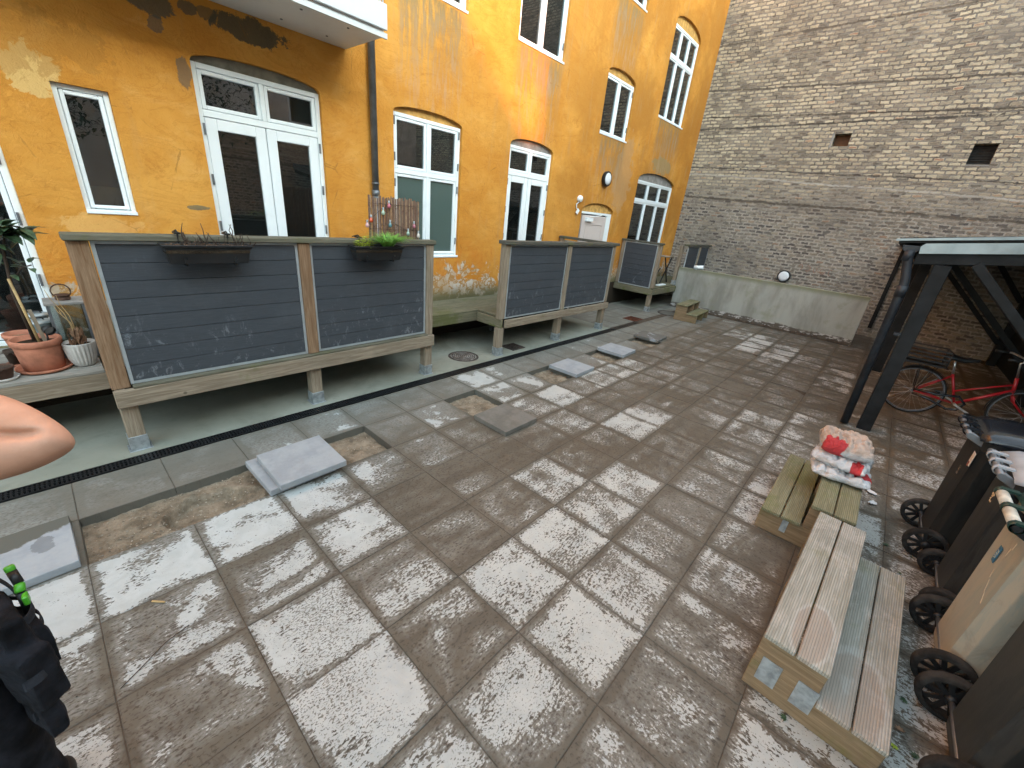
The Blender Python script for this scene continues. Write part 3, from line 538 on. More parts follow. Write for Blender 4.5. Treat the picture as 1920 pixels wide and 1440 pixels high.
# ------------------------------------------------------------------ yellow building
W = 1.575
def arch(x0, x1, z1, h, n=14):
    a = (x1 - x0) / 2; cx = (x0 + x1) / 2
    return [(cx + a * math.cos(t), z1 + h * math.sin(t) ** 0.9) for t in [math.pi * k / n for k in range(1, n)]]
OPEN = [  # name, x0,x1,z0,z1, arch, kind, label
    dict(n='door', x=(-1.40, 0.22), z=(0.60, 3.16), a=.09, k='door', sw=.035, inf='greyinfill', label='white framed glass double door cut by the left edge'),
    dict(n='window', x=(0.60, 0.945), z=(1.72, 2.70), a=0, k='slim', label='narrow tall white window'),
    dict(n='door', x=(1.58, 2.79), z=(0.60, 3.10), a=.10, k='door', t=2.69, inf='dinfill', label='white glass double door under the balcony'),
    dict(n='window', x=(3.735, 4.92), z=(1.29, 3.14), a=.10, k='four', t=2.45, inf='yinfill', label='four pane window with frosted lower glass'),
    dict(n='door', x=(5.99, 7.19), z=(0.60, 3.12), a=.13, k='door', t=2.69, inf='greyinfill', label='white glass double door behind the middle deck'),
    dict(n='window', x=(5.975, 7.185), z=(4.515, 6.3), a=.10, k='two', inf='yinfill', label='upper two pane window with things on its sill'),
    dict(n='window', x=(8.65, 9.82), z=(3.73, 4.80), a=.14, k='two', inf='yinfill', label='small arched two pane window'),
    dict(n='window', x=(11.13, 12.66), z=(4.505, 6.36), a=.22, k='six', t=5.76, inf='yinfill', label='upper six pane window near the corner'),
    dict(n='window', x=(10.74, 12.97), z=(0.60, 3.10), a=.22, k='six', t=2.62, inf='greyinfill', curtain=True, label='large six pane window with white curtains'),
    dict(n='door', x=(8.43, 9.80), z=(0.0, 2.22), a=.20, k='entry', inf='yinfill', label='pale grey panelled entrance door with closer'),
    dict(n='window', x=(3.72, 4.935), z=(4.495, 6.3), a=.10, k='two', inf='yinfill', label='window of which only the lower right corner shows, above the four pane window'),
    dict(n='window', x=(8.62, 9.73), z=(6.045, 7.4), a=.12, k='two', inf='yinfill', label='uppermost small window cut by the top edge'),
]
def wall_with_openings(mb, outer, holes, f, depth):
    loops = [outer] + holes
    flat = [p for l in loops for p in l]
    V = [mb.b.verts.new(f(u, v, 0)) for u, v in flat]
    for a, b, c in geometry.tessellate_polygon([[Vector((u, v, 0)) for u, v in l] for l in loops]):
        mb.b.faces.new((V[a], V[b], V[c]))
    for l in holes:
        n = len(l); A = [mb.b.verts.new(f(u, v, 0)) for u, v in l]; B = [mb.b.verts.new(f(u, v, depth)) for u, v in l]
        for k in range(n): mb.b.faces.new((A[k], A[(k + 1) % n], B[(k + 1) % n], B[k]))
bld = thing('apartment_building', 'ochre yellow rendered apartment building with white windows and doors', 'building')
holes = []
for o in OPEN:
    (x0, x1), (z0, z1) = o['x'], o['z']
    l = [(x0, z0), (x1, z0), (x1, z1)] + (arch(x0, x1, z1, o['a']) if o['a'] else []) + [(x0, z1)]
    holes.append(l)
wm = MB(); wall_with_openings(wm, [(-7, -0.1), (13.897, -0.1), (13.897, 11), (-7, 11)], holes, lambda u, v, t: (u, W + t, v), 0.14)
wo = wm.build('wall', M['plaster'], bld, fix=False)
MB().box(-7, 13.897, W + 3.0, W + 3.2, -0.1, 11).build('back_wall', M['room'], bld)
MB().box(-7, 13.897, W + 0.145, W + 2.99, 10.8, 11).build('roof_slab', M['room'], bld)
for z in (0.45, 3.55, 6.9):
    MB().box(-7, 13.897, W + 0.15, W + 2.99, z, z + 0.14).build('floor_slab', M['room'], bld)
for x in (-7, 1.2, 3.2, 5.4, 7.6, 10.2, 13.7):
    MB().box(x, x + 0.12, W + 0.16, W + 2.98, 0.6, 10.8).build('partition', M['room'], bld)
def win(o):
    (x0, x1), (z0, z1) = o['x'], o['z']; k = o['k']; t = o.get('t'); ya, yb = W + 0.045, W + 0.115
    fr = MB(); fw = {'slim': 0.036, 'door': 0.047}.get(k, 0.045)
    fr.box(x0, x0 + fw, ya, yb, z0, z1); fr.box(x1 - fw, x1, ya, yb, z0, z1); fr.box(x0 + fw, x1 - fw, ya, yb, z1 - fw, z1)
    if k != 'entry': fr.box(x0 + fw, x1 - fw, ya, yb, z0, z0 + (fw if k not in ('door',) else 0.04))
    if k in ('two', 'four', 'slim', 'six') and z0 > 1: fr.box(x0 - 0.0, x1 + 0.0, W - 0.012, ya - 0.001, z0 - 0.001, z0 + 0.03)
    xa, xb = x0 + fw, x1 - fw; cx = (x0 + x1) / 2; za, zb = z0 + fw, z1 - fw; sash = []
    if t:
        fr.box(xa, xb, ya, yb, t - 0.03, t + 0.03)
        rows = [(za, t - 0.03), (t + 0.03, zb)]
    else: rows = [(za, zb)]
    ncol = {'slim': 1, 'two': 2, 'four': 2, 'door': 2, 'six': 3, 'entry': 1}[k]
    mw = 0.042 if k != 'six' else 0.038
    for (r0, r1) in rows:
        wd = (xb - xa - (ncol - 1) * (0.0 if (k == 'door' and r0 == za) else mw)) / ncol
        for c in range(ncol):
            m_ = 0.0 if (k == 'door' and r0 == za) else mw
            s0 = xa + c * (wd + m_); sash.append((s0 + 0.004, s0 + wd - 0.004, r0 + 0.004, r1 - 0.004, r0 == za))
            if c < ncol - 1 and m_: fr.box(s0 + wd, s0 + wd + m_, ya, yb, r0, r1)
    root = fr.build(o['n'], M['white'], bld, bev=0.004); root['label'] = o['label']
    if o['a']:
        inf = MB(); pts = [(x0 + 0.002, z1 + 0.003), (x1 - 0.002, z1 + 0.003)] + [(min(max(u, x0 + .002), x1 - .002), v - 0.002) for u, v in arch(x0, x1, z1 + .004, o['a'])]
        inf.prism(pts, lambda u, v, q: (u, q, v), W + 0.06, W + 0.11); inf.build('lintel_infill', M[o['inf']], root)
    for (a, b, c, d, low) in sash:
        if k == 'entry': continue
        isdoor = (k == 'door' and low); sw = o['sw'] if 'sw' in o else 0.10 if isdoor else (0.03 if (k in ('six', 'slim')) else 0.036); bt = (0.20 if 'sw' not in o else 0.06) if isdoor else sw
        y0, y1 = W + 0.052, W + 0.108; sm = MB(); sm.box(a, a + sw, y0, y1, c, d); sm.box(b - sw, b, y0, y1, c, d); sm.box(a + sw, b - sw, y0, y1, d - sw, d); sm.box(a + sw, b - sw, y0, y1, c, c + bt)
        if k in ('four', 'two', 'slim') and low: sm.box(a + 0.005, b - 0.005, W + 0.03, y0 - 0.0005, c + 0.004, c + 0.03)
        sm.build('door_leaf' if isdoor else 'sash', M['leaf_white'] if isdoor else M['white'], root, bev=0.005)
        gm = M['frosted'] if (k == 'four' and low) else M['glass']
        MB().box(a + sw, b - sw, W + 0.078, W + 0.084, c + bt, d - sw).build('pane', gm, root)
    if k in ('door', 'four', 'two'):
        for side in (x0 + fw * 0.75, x1 - fw * 0.75):
            for hz in ((1.1, 1.6, 2.05, 2.5) if k == 'door' else ((z0 + .2, (t or z1) - .2) + ((t + .12, z1 - .15) if t else ()))):
                MB().box(side - 0.009, side + 0.009, W + 0.030, W + 0.044, hz, hz + 0.10).build('hinge', M['zinc'], root)
    if o.get('curtain'):
        cu = MB()
        for xs, xe in ((x0 + 1.05, x0 + 1.45), (x0 + 1.55, x1 - .06)):
            N = 60; A = []; B = []
            for q in range(N + 1):
                u = q / N; x = xs + (xe - xs) * u; y = W + 0.26 + 0.03 * math.sin(u * 60); A.append(cu.b.verts.new((x, y, z1 - .06))); B.append(cu.b.verts.new((x + (0.12 * (1 - u) if xs < x0 + 1.2 else 0), y + .01, z0 + .05)))
            for q in range(N): cu.b.faces.new((A[q], A[q + 1], B[q + 1], B[q])).smooth = True
        cu.build('curtain', M['curtain'], root, fix=False)
    if k == 'entry':
        dl = MB(); a, b = x0 + 0.13, x1 - 0.20; fr2 = MB(); dl.box(a, b, W + 0.05, W + 0.09, 0.02, z1 - 0.07)
        lf = dl.build('door_leaf', M['pinkdoor'], root, bev=0.004)
        pn = MB(); pa, pb, pc, pd = a + .16, b - .16, 0.95, z1 - .25
        for q in ((pa, pb, pd - .02, pd), (pa, pb, pc, pc + .02), (pa, pa + .02, pc + .02, pd - .02), (pb - .02, pb, pc + .02, pd - .02)): pn.box(q[0], q[1], W + 0.038, W + 0.0495, q[2], q[3])
        pn.box(pa, pb, W + 0.042, W + 0.0495, 0.2, 0.75)
        pn.build('door_moulding', M['pinkdoor'], root, bev=0.004)
        MB().box(x1 - 0.20, x1 - fw, W + 0.047, W + 0.1, 0.02, z1 - fw - .001).build('jamb_lining', M['white'], root, bev=0.003)
        cl_ = MB(); cl_.box(a + .12, a + .38, W - 0.01, W + 0.049, z1 - .20, z1 - .12); cl_.bar((a + .2, W - 0.02, z1 - .10), (a + .62, W - 0.06, z1 - .05), .02, .012)
        cl_.build('door_closer', M['white'], root, bev=0.004)
        MB().cyl((a + .06, W - .02, 1.05), (a + .18, W - .02, 1.05), .01).build('handle', M['galv'], root)
    return root
roots = [win(o) for o in OPEN]
# downpipe, part of the building
dp = MB(); dp.cyl((3.41, W - 0.065, 2.16), (3.41, W - 0.065, 9.8), 0.042, n=18); dp.cyl((3.41, W - 0.065, 0.02), (3.41, W - 0.065, 2.12), 0.045, n=18)
dp.cyl((3.41, W - 0.065, 2.10), (3.41, W - 0.065, 2.17), 0.050, n=18); dp.cyl((3.41, W - 0.065, 2.24), (3.41, W - 0.065, 2.26), 0.048, n=18)
dp.build('downpipe', M['zinc'], bld)
# balcony
bx0, bx1, by0 = -0.45, 3.12, 0.74
bal = MB().box(bx0, bx1, by0 + 0.03, W - 0.002, 3.60, 3.72).build('balcony', M['soffit'], bld, bev=0.004)
MB().box(bx0, bx1 + 0.02, by0 + 0.002, by0 + 0.028, 3.585, 3.63).build('drip_trim', M['balc'], bal)
MB().box(bx0, bx1 + 0.01, by0 - 0.02, by0 + 0.015, 3.65, 3.86).build('fascia', M['balc'], bal, bev=0.004)
MB().box(bx1 - 0.03, bx1 + 0.015, by0 + 0.0155, W - 0.003, 3.722, 3.86).build('end_fascia', M['balc'], bal)
rl = MB(); rl.cyl((bx0, by0, 4.70), (bx1, by0, 4.70), 0.02)
rl.cyl((bx0, by0 + .01, 3.92), (bx1 - .02, by0 + .01, 3.92), 0.012)
for q in range(34): rl.cyl((bx0 + .05 + q * (bx1 - bx0 - .1) / 33, by0 + .01, 3.86), (bx0 + .05 + q * (bx1 - bx0 - .1) / 33, by0 + .01, 4.70), 0.009, n=6)
for q in range(8): rl.cyl((bx1 - .02, by0 + .01 + q * .1, 3.86), (bx1 - .02, by0 + .01 + q * .1, 4.70), 0.009, n=6)
rl.build('railing', M['balc'], bal)
sc_ = MB()
for x in (0.5, 1.5, 2.35, 2.8):
    for y in (0.9, 1.35): sc_.cyl((x, y, 3.593), (x, y, 3.599), 0.012)
sc_.build('soffit_screw', M['zinc'], bal)

# ------------------------------------------------------------------ brick building
BX = 13.9
brk = thing('brick_building', 'tall blind firewall of weathered yellow and grey brick closing the yard', 'building', (BX, 0, 0))
bh = [[(-1.74, 4.26), (-1.74, 4.53), (-2.07, 4.53), (-2.07, 4.26)], [(-4.25, 3.89), (-4.25, 4.28), (-4.61, 4.28), (-4.61, 3.89)]]
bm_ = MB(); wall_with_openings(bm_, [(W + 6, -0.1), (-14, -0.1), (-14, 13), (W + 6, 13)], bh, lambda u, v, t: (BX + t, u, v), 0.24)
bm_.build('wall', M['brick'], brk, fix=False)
MB().box(BX + .235, BX + .26, -2.12, -1.69, 4.2, 4.6).build('window', simple('brown_shutter', (0.13, 0.055, 0.02), 0.6), brk)
q = MB(); q.box(BX + .236, BX + .26, -4.66, -4.20, 3.84, 4.34); vt = q.build('window', M['dark'], brk)
q = MB()
for k in range(7): q.box(BX + .20, BX + .235, -4.60, -4.26, 3.93 + k * .05, 3.945 + k * .05)
q.build('louvre', M['dark'], vt)
MB().box(BX - .004, BX + .05, -4.61, -4.25, 3.862, 3.888).build('sill', M['greyinfill'], brk)
MB().box(BX - .003, BX + .06, -1.735, -1.69, 4.24, 4.54).build('render_jamb', M['greyinfill'], brk)
MB().box(BX - .05, BX - .002, -3.93, -3.85, 0.22, 2.25).build('batten', M['blackpaint'], brk)

gf = MB()
for k in range(5):
    yc = -2.0 - k * .17; zc = 1.42 - .012 * k; gf.tube([(BX - .001, yc + .055 * math.cos(a) * (1 if k % 2 else .7), zc + .07 * math.sin(a)) for a in [q_ * .45 + k for q_ in range(11)]], .007, 5)
gf.build('graffiti_scrawl', simple('faded_red_paint', (0.27, 0.13, 0.09), 0.9), brk)
# concrete garden wall
cw = MB().box(12.05, 12.22, -3.70, 0.52, -0.05, 1.09)
tag(cw.build('concrete_wall', M['concwall'], bev=0.008, seg=2), 'low grey concrete wall with green algae streaks in front of the brick wall', 'wall')
cp = MB()
for k in range(9):
    y0 = -3.62 + k * .34; cp.prism([(y0 - .05, .0), (y0 + .36, 0.0), (y0 + .30, .05 + .03 * random.random()), (y0 + .15, .03 + .02 * random.random()), (y0, .06)], lambda u, v, t: (t, u, v + .001), 12.012, 12.047)
tag(cp.build('mortar_fillet', M['mudfill'], bev=.01), 'crumbly dark mortar fillet along the foot of the concrete wall', 'mortar')

# ------------------------------------------------------------------ decks
def panel(parent, axis, a0, a1, c, z0, z1, face, n):
    """boards between a0..a1 on the plane c, facing 'face' (sign)"""
    b = MB(); h = (z1 - z0) / n; th = 0.02
    for k in range(n):
        za, zb = z0 + k * h, z0 + (k + 1) * h - 0.004
        if axis == 'x': b.box(a0, a1, min(c, c - face * th), max(c, c - face * th), za, zb)
        else: b.box(min(c, c - face * th), max(c, c - face * th), a0, a1, za, zb)
    q0, q1 = sorted((c - face * 0.0205, c - face * 0.0235)); (b.box(a0, a1, q0, q1, z0, z1) if axis == 'x' else b.box(q0, q1, a0, a1, z0, z1))
    p = b.build('screen_panel', M['panel'], parent, bev=0.003); t = MB(); tw = 0.022; f0, f1 = sorted((c + face * 0.003, c - face * 0.026))
    def bx(u0, u1, w0, w1):
        if axis == 'x': t.box(u0, u1, f0, f1, w0, w1)
        else: t.box(f0, f1, u0, u1, w0, w1)
    bx(a0 - tw, a0 - .001, z0 - tw, z1 + tw); bx(a1 + .001, a1 + tw, z0 - tw, z1 + tw); bx(a0, a1, z0 - tw, z0 - .001); bx(a0, a1, z1 + .0, z1 + tw)
    t.build('edge_trim', M['alu'], p); return p
def post(parent, x, y, z0, z1, mat='wood2', w_=0.11, shoe=True):
    p = MB().box(x - w_ / 2, x + w_ / 2, y - w_ / 2, y + w_ / 2, z0 + (0.05 if shoe else 0), z1).build('post', M[mat], parent, bev=0.006)
    if shoe:
        s_ = MB(); e = 0.005; s_.box(x - w_ / 2 - e, x + w_ / 2 + e, y - w_ / 2 - e, y + w_ / 2 + e, 0.004, 0.125)
        s_.box(x - w_ / 2 - .02, x + w_ / 2 + .02, y - w_ / 2 - .02, y + w_ / 2 + .02, 0.001, 0.0035); s_.build('post_shoe', M['galv'], p, bev=0.002)
    return p
def boards(parent, x0, x1, y0, y1, zt, mat, n, name='deck_board'):
    b = MB(); h = (y1 - y0) / n
    for k in range(n): b.box(x0, x1, y0 + k * h + 0.003, y0 + (k + 1) * h - 0.003, zt - 0.027, zt + random.uniform(-.001, .001))
    return b.build(name, M[mat], parent, bev=0.003)
DZ = 0.60
# deck one: left terrace with the two planters
d1 = thing('wooden_deck', 'raised timber deck with two charcoal screen panels, nearest the camera on the left', 'deck', (1.9, 0.9, 0), group='raised decks along the yellow building')
boards(d1, -4, 0.368, 0.60, W - .01, DZ, 'greyboard', 8); boards(d1, 0.50, 3.33, 0.28, W - .01, DZ, 'greyboard', 9)
MB().box(-4, 0.39, 0.60, 0.645, DZ - .17, DZ - .029).build('fascia_beam', M['wood0'], d1, bev=.004)
MB().box(0.36, 3.385, 0.185, 0.232, 0.405, 0.545).build('front_beam', M['wood0'], d1, bev=.004)
MB().box(0.48, 3.29, 0.19, 0.30, 0.5475, 0.566).build('bottom_rail', M['mossrail'], d1, bev=.003)
MB().box(0.385, 0.43, 0.236, W - .02, 0.405, 0.545).build('side_beam', M['wood1'], d1); MB().box(3.33, 3.375, 0.236, W - .02, 0.405, 0.545).build('side_beam', M['wood1'], d1)
pa = post(d1, 0.425, 0.29, 0, 0.404); post(d1, 1.89, 0.29, 0, 0.404); post(d1, 3.335, 0.29, 0, 0.404)
MB().box(0.36, 0.47, 0.236, 0.346, 0.546, 1.64).build('screen_post', M['post_brown'], d1, bev=.006)
MB().box(1.838, 1.942, 0.222, 0.325, 0.567, 1.64).build('screen_post', M['post_brown'], d1, bev=.006)
MB().box(3.285, 3.385, 0.225, 0.325, 0.546, 1.64).build('screen_post', M['wood2'], d1, bev=.006)
MB().box(0.345, 3.40, 0.20, 0.345, 1.6415, 1.685).build('top_rail', M['mossrail'], d1, bev=.006)
panel(d1, 'x', 0.498, 1.814, 0.248, 0.592, 1.618, -1, 8); panel(d1, 'x', 1.967, 3.26, 0.248, 0.592, 1.618, -1, 8)
for x in (-3, -1.2): post(d1, x, 0.70, 0, DZ - .17)
def shade_joists(parent, x0, x1, y0, y1):  # joists added out of view to cut bounce light under the boards
    b = MB(); x = x0
    while x < x1: b.box(x, x + .05, y0, y1, DZ - .17, DZ - .0275); x += .55
    b.box(x0, x1, (y0 + y1) / 2 - .03, (y0 + y1) / 2 + .03, DZ - .30, DZ - .171); b.build('shade_joists', M['blackpaint'], parent)
shade_joists(d1, -4, 3.3, .65, W - .02); shade_joists(d1, .5, 3.3, .30, .64)
# walkway and deck two
d2 = thing('wooden_deck', 'raised timber deck with two panels and a mossy walkway, in the middle of the three', 'deck', (6.2, 0.9, 0), group='raised decks along the yellow building')
boards(d2, 3.40, 4.72, 0.78, W - .01, DZ, 'mossboard', 6); boards(d2, 4.725, 7.80, 0.28, W - .01, DZ, 'mossboard', 9)
MB().box(3.40, 4.719, 0.78, 0.825, DZ - .17, DZ - .029).build('fascia_beam', M['mossbeam'], d2, bev=.004)
MB().box(4.675, 4.72, 0.24, 0.779, DZ - .17, DZ - .029).build('side_beam', M['mossbeamy'], d2, bev=.004)
MB().box(4.735, 7.79, 0.185, 0.232, 0.44, 0.56).build('front_beam', M['wood0'], d2, bev=.004)
for x in (4.70, 6.22, 7.73): post(d2, x, 0.29, 0, 0.428 if x < 5 else 0.435)
MB().box(4.645, 4.747, 0.236, 0.336, 0.571, 1.65).build('screen_post', M['wood2'], d2, bev=.006)
MB().box(6.175, 6.275, 0.222, 0.325, 0.5615, 1.65).build('screen_post', M['wood2'], d2, bev=.006)
MB().box(7.70, 7.79, 0.236, 0.33, 0.5615, 1.65).build('screen_post', M['wood2'], d2, bev=.006)
MB().box(4.60, 7.83, 0.19, 0.345, 1.652, 1.70).build('top_rail', M['darkrail'], d2, bev=.006)
MB().box(7.70, 7.81, 0.346, W - .01, 1.652, 1.70).build('side_rail', M['darkrail'], d2, bev=.006)
MB().box(7.72, 7.76, 1.45, 1.55, 0.601, 1.65).build('rail_post', M['wood2'], d2)
MB().box(7.745, 7.79, 0.346, W - .02, 0.44, 0.56).build('side_beam', M['wood1'], d2)
panel(d2, 'x', 4.775, 6.15, 0.248, 0.595, 1.625, -1, 8); panel(d2, 'x', 6.30, 7.675, 0.248, 0.595, 1.625, -1, 8)
panel(d2, 'y', 0.37, 1.43, 7.79, 0.62, 1.60, 1, 8)
shade_joists(d2, 3.45, 7.7, .83, W - .02); shade_joists(d2, 4.8, 7.7, .30, .82)
# deck three
d3 = thing('wooden_deck', 'small far timber deck with a charcoal side screen beside the concrete wall', 'deck', (12, 1.1, 0), group='raised decks along the yellow building')
boards(d3, 10.50, 13.88, 0.52, W - .01, DZ, 'mossboard', 7)
MB().box(10.47, 10.515, 0.47, W - .01, 0.43, 0.572).build('side_beam', M['mossbeamy'], d3, bev=.004); MB().box(10.60, 12.04, 0.47, 0.515, 0.43, 0.572).build('front_beam', M['mossbeam'], d3, bev=.004)
post(d3, 10.56, 0.545, 0, 0.429, w_=.1); MB().box(10.516, 10.60, 0.485, 0.575, 0.6015, 1.65).build('screen_post', M['wood2'], d3, bev=.006)
MB().box(10.50, 10.59, 1.47, 1.56, 0.6015, 1.65).build('screen_post', M['wood2'], d3, bev=.006)
MB().box(10.46, 10.61, 0.46, W - .01, 1.652, 1.695).build('side_rail', M['darkrail'], d3, bev=.006)
panel(d3, 'y', 0.60, 1.445, 10.50, 0.61, 1.625, -1, 8)
sp = MB().box(12.0, 12.10, 0.40 + .13, 0.40 + .22, 0.6015, 1.64).build('screen_post', M['wood2'], d3, bev=.006)
MB().box(11.992, 12.108, .52, .628, 0.603, 0.72).build('post_shoe', M['galv'], sp)
MB().box(11.97, 13.85, 0.38, 0.50, 1.642, 1.69).build('top_rail', M['darkrail'], d3, bev=.006)
MB().box(12.95, 13.02, 0.38, 0.45, 1.12, 1.64).build('screen_post', M['wood2'], d3, bev=.004)
panel(d3, 'x', 12.15, 12.92, 0.42, 0.62, 1.62, -1, 8); panel(d3, 'x', 13.05, 13.75, 0.42, 0.62, 1.62, -1, 8)

# ------------------------------------------------------------------ drain, covers
dr = thing('drain_channel', 'long black slotted drain channel between the concrete pad and the slabs', 'drain', (3, 0.07, 0))
b = MB(); b.box(-4, 9.15, 0.018, 0.030, -0.08, 0.001); b.box(-4, 9.15, 0.128, 0.140, -0.08, 0.001); b.build('frame', M['black'], dr)
b = MB(); x = -0.6
while x < 9.1:
    b.box(x, x + 0.011, 0.031, 0.127, -0.014, -0.001); x += 0.024
b.box(-4, 9.12, 0.066, 0.074, -0.012, 0.0005); b.box(-4, 9.12, 0.094, 0.102, -0.012, 0.0005); b.build('grating', M['black'], dr)
def rects_holes(): pass
mh = thing('manhole_cover', 'round patterned iron manhole cover in the concrete under the walkway', 'manhole cover', (4.19, 0.50, 0))
g_ = G('patterned_iron', 0.6, 0.5); xx, yy, zz = g_.xyz(); rr = g_.m_('SQRT', g_.m_('ADD', g_.m_('MULTIPLY', xx, xx), g_.m_('MULTIPLY', yy, yy)))
wv = g_.m_('SINE', g_.m_('MULTIPLY', rr, 210)); nn = g_.noise(9, 6, 0.7)
g_.col(g_.mix(g_.ss(wv, -0.3, 0.5), (0.045, 0.038, 0.033), g_.mix(g_.ss(nn, 0.4, 0.62), (0.12, 0.10, 0.085), (0.36, 0.34, 0.31)))); g_.bump(wv, 0.8, 0.006)
MB().lathe([(0, 0.007), (0.185, 0.007), (0.19, 0.003)], (4.19, 0.50, 0.002), 40).build('cover_plate', g_.m, mh)
MB().lathe([(0.197, 0.001), (0.199, 0.006), (0.225, 0.006), (0.23, 0.001)], (4.19, 0.50, 0.001), 40).build('rim_ring', M['iron'], mh)
def grate(cx, cy, w_, h_, label, mat):
    t = thing('drain_grate', label, 'drain grate', (cx, cy, 0)); b = MB(); z0, z1 = 0.003, 0.012
    b.box(cx - w_ / 2, cx + w_ / 2, cy - h_ / 2, cy - h_ / 2 + .02, z0, z1); b.box(cx - w_ / 2, cx + w_ / 2, cy + h_ / 2 - .02, cy + h_ / 2, z0, z1)
    b.box(cx - w_ / 2, cx - w_ / 2 + .02, cy - h_ / 2 + .02, cy + h_ / 2 - .02, z0, z1); b.box(cx + w_ / 2 - .02, cx + w_ / 2, cy - h_ / 2 + .02, cy + h_ / 2 - .02, z0, z1)
    b.build('frame', M[mat], t); b = MB(); n = 8
    for k in range(n):
        xk = cx - w_ / 2 + .03 + k * (w_ - .05) / n; b.box(xk, xk + .012, cy - h_ / 2 + .021, cy + h_ / 2 - .021, z0 + .001, z1 - .001)
    b.build('bars', M[mat], t); MB().box(cx - w_ / 2 + .005, cx + w_ / 2 - .005, cy - h_ / 2 + .005, cy + h_ / 2 - .005, 0.0035, 0.0045).build('pit', M['soil'], t)
grate(5.20, 0.40, 0.30, 0.28, 'small square dark grate in the concrete beside a deck post', 'iron')
grate(9.33, 0.30, 0.42, 0.32, 'rust brown grate at the far end of the drain channel', 'rust')
rc = thing('manhole_cover', 'round rusty cover half hidden behind the small far steps', 'manhole cover', (10.95, 0.05, 0))
MB().lathe([(0, .006), (.27, .006), (.28, .001)], (10.95, .05, 0.001), 36).build('cover_plate', M['paving'], rc)
MB().lathe([(.282, .001), (.285, .014), (.32, .014), (.325, .001)], (10.95, .05, 0.001), 36).build('rim_ring', M['iron'], rc)

# ------------------------------------------------------------------ loose slabs
def loose(x0, x1, y0, y1, z0, label, mat, rz=0.0, tilt=(0, 0), t=0.05):
    cx, cy = (x0 + x1) / 2, (y0 + y1) / 2
    o = MB().box(x0 - cx, x1 - cx, y0 - cy, y1 - cy, 0, t).build('concrete_slab', M[mat], bev=0.003, seg=1); o.location = (cx, cy, z0); o.rotation_euler = (tilt[0], tilt[1], rz)
    tag(o, label, 'paving slab', 'lifted slabs lying beside the sand openings'); return o
loose(-0.53, -0.03, -1.00, -0.50, 0.001, 'lifted slab at the left edge, its top half wet and half pale', 'slableft', 0.02)
loose(0.955, 1.455, -1.03, -0.53, 0.003, 'lower of the two stacked slabs beside the long sand opening', 'slabgrey', 0.02)
loose(1.02, 1.52, -1.09, -0.59, 0.060, 'upper slab of the two slab stack, pale bluish grey', 'slabgrey', -0.01, (0.01, -0.012))
loose(2.96, 3.46, -1.53, -1.06, 0.002, 'damp brown slab lying on the paving by the third opening', 'slabwet', 0.0)
loose(4.94, 5.44, -1.04, -0.56, 0.002, 'clean pale slab lying beyond the fourth sand opening from the left', 'slabgrey', 0.03)
loose(6.38, 6.88, -1.00, -0.51, 0.002, 'clean pale slab, second of the three small far ones', 'slabgrey', 0.05)
loose(7.86, 8.36, -0.95, -0.45, 0.002, 'farthest lifted slab, half damp, beside the last opening', 'slabdamp', 0.06)

# ------------------------------------------------------------------ steps
def steps(name_label, loc, rz, L, high_neg, mats, plates, closer=False):
    """two treads along local +x; side boards at the ends. high tread on the side given by high_neg"""
    t = thing('wooden_steps', name_label, 'steps', loc, rz); s = 1 if high_neg else -1   # s=1: high at -y
    D, H1, H2 = 0.265, 0.20, 0.385
    if not high_neg: yh, yl = (-.005 + 0.0, .265), (-.27, -.005)
    else: yh, yl = (-.265, 0.0), (0.005, .27)
    for (ya, yb), z in ((yh, H2), (yl, H1)):
        h = (yb - ya) / 2
        for k in (0, 1):
            MB().box(-.03, L, ya + k * h + .004, ya + (k + 1) * h - .004, z - .028, z).build('tread_board', M[mats], t, bev=.004, local=True)
    for x0 in (0.0, L * 0.5, L - .075):
        b = MB(); b.box(x0, x0 + .045, min(yh[0], yl[0]) - .0, max(yh[1], yl[1]), 0.0, H1 - .029); a_, b_ = yh; b.box(x0 + .0005, x0 + .0445, a_ + .003, b_ - .003, H1 - .0285 if False else H1 - .029, H2 - .029)
        b.build('side_board', M['stringer'], t, local=True, bev=.003)
    return t
st1 = steps('worn grey ribbed wooden steps in the foreground beside the bins', (2.13, -4.235, 0), math.radians(-2.5), 1.32, False, 'tread_grey', 2)
for yy_, zz_ in ((0.185, 0.155), (0.035, 0.155)):
    b = MB(); b.box(-.0045, -.001, yy_ - .042, yy_ + .042, zz_ - .075, zz_ + .075)
    for a_ in (-.03, .03):
        for c_ in (-.06, -.02, .02, .06): b.cyl((-.006, yy_ + a_, zz_ + c_), (-.004, yy_ + a_, zz_ + c_), .0045, n=8)
    b.build('nail_plate', M['galv'], st1, local=True)
st2 = steps('mossy green ribbed wooden steps with sacks standing on them', (3.53, -3.975, 0), math.radians(0), 1.13, True, 'tread_green', 1)
b = MB(); b.box(-.0045, -.001, .075, .115, .055, .175); b.build('nail_plate', M['galv'], st2, local=True)
st3 = steps('small far mossy steps standing by the concrete wall', (10.42, -0.51, 0), math.radians(4), 1.10, False, 'tread_green', 0)

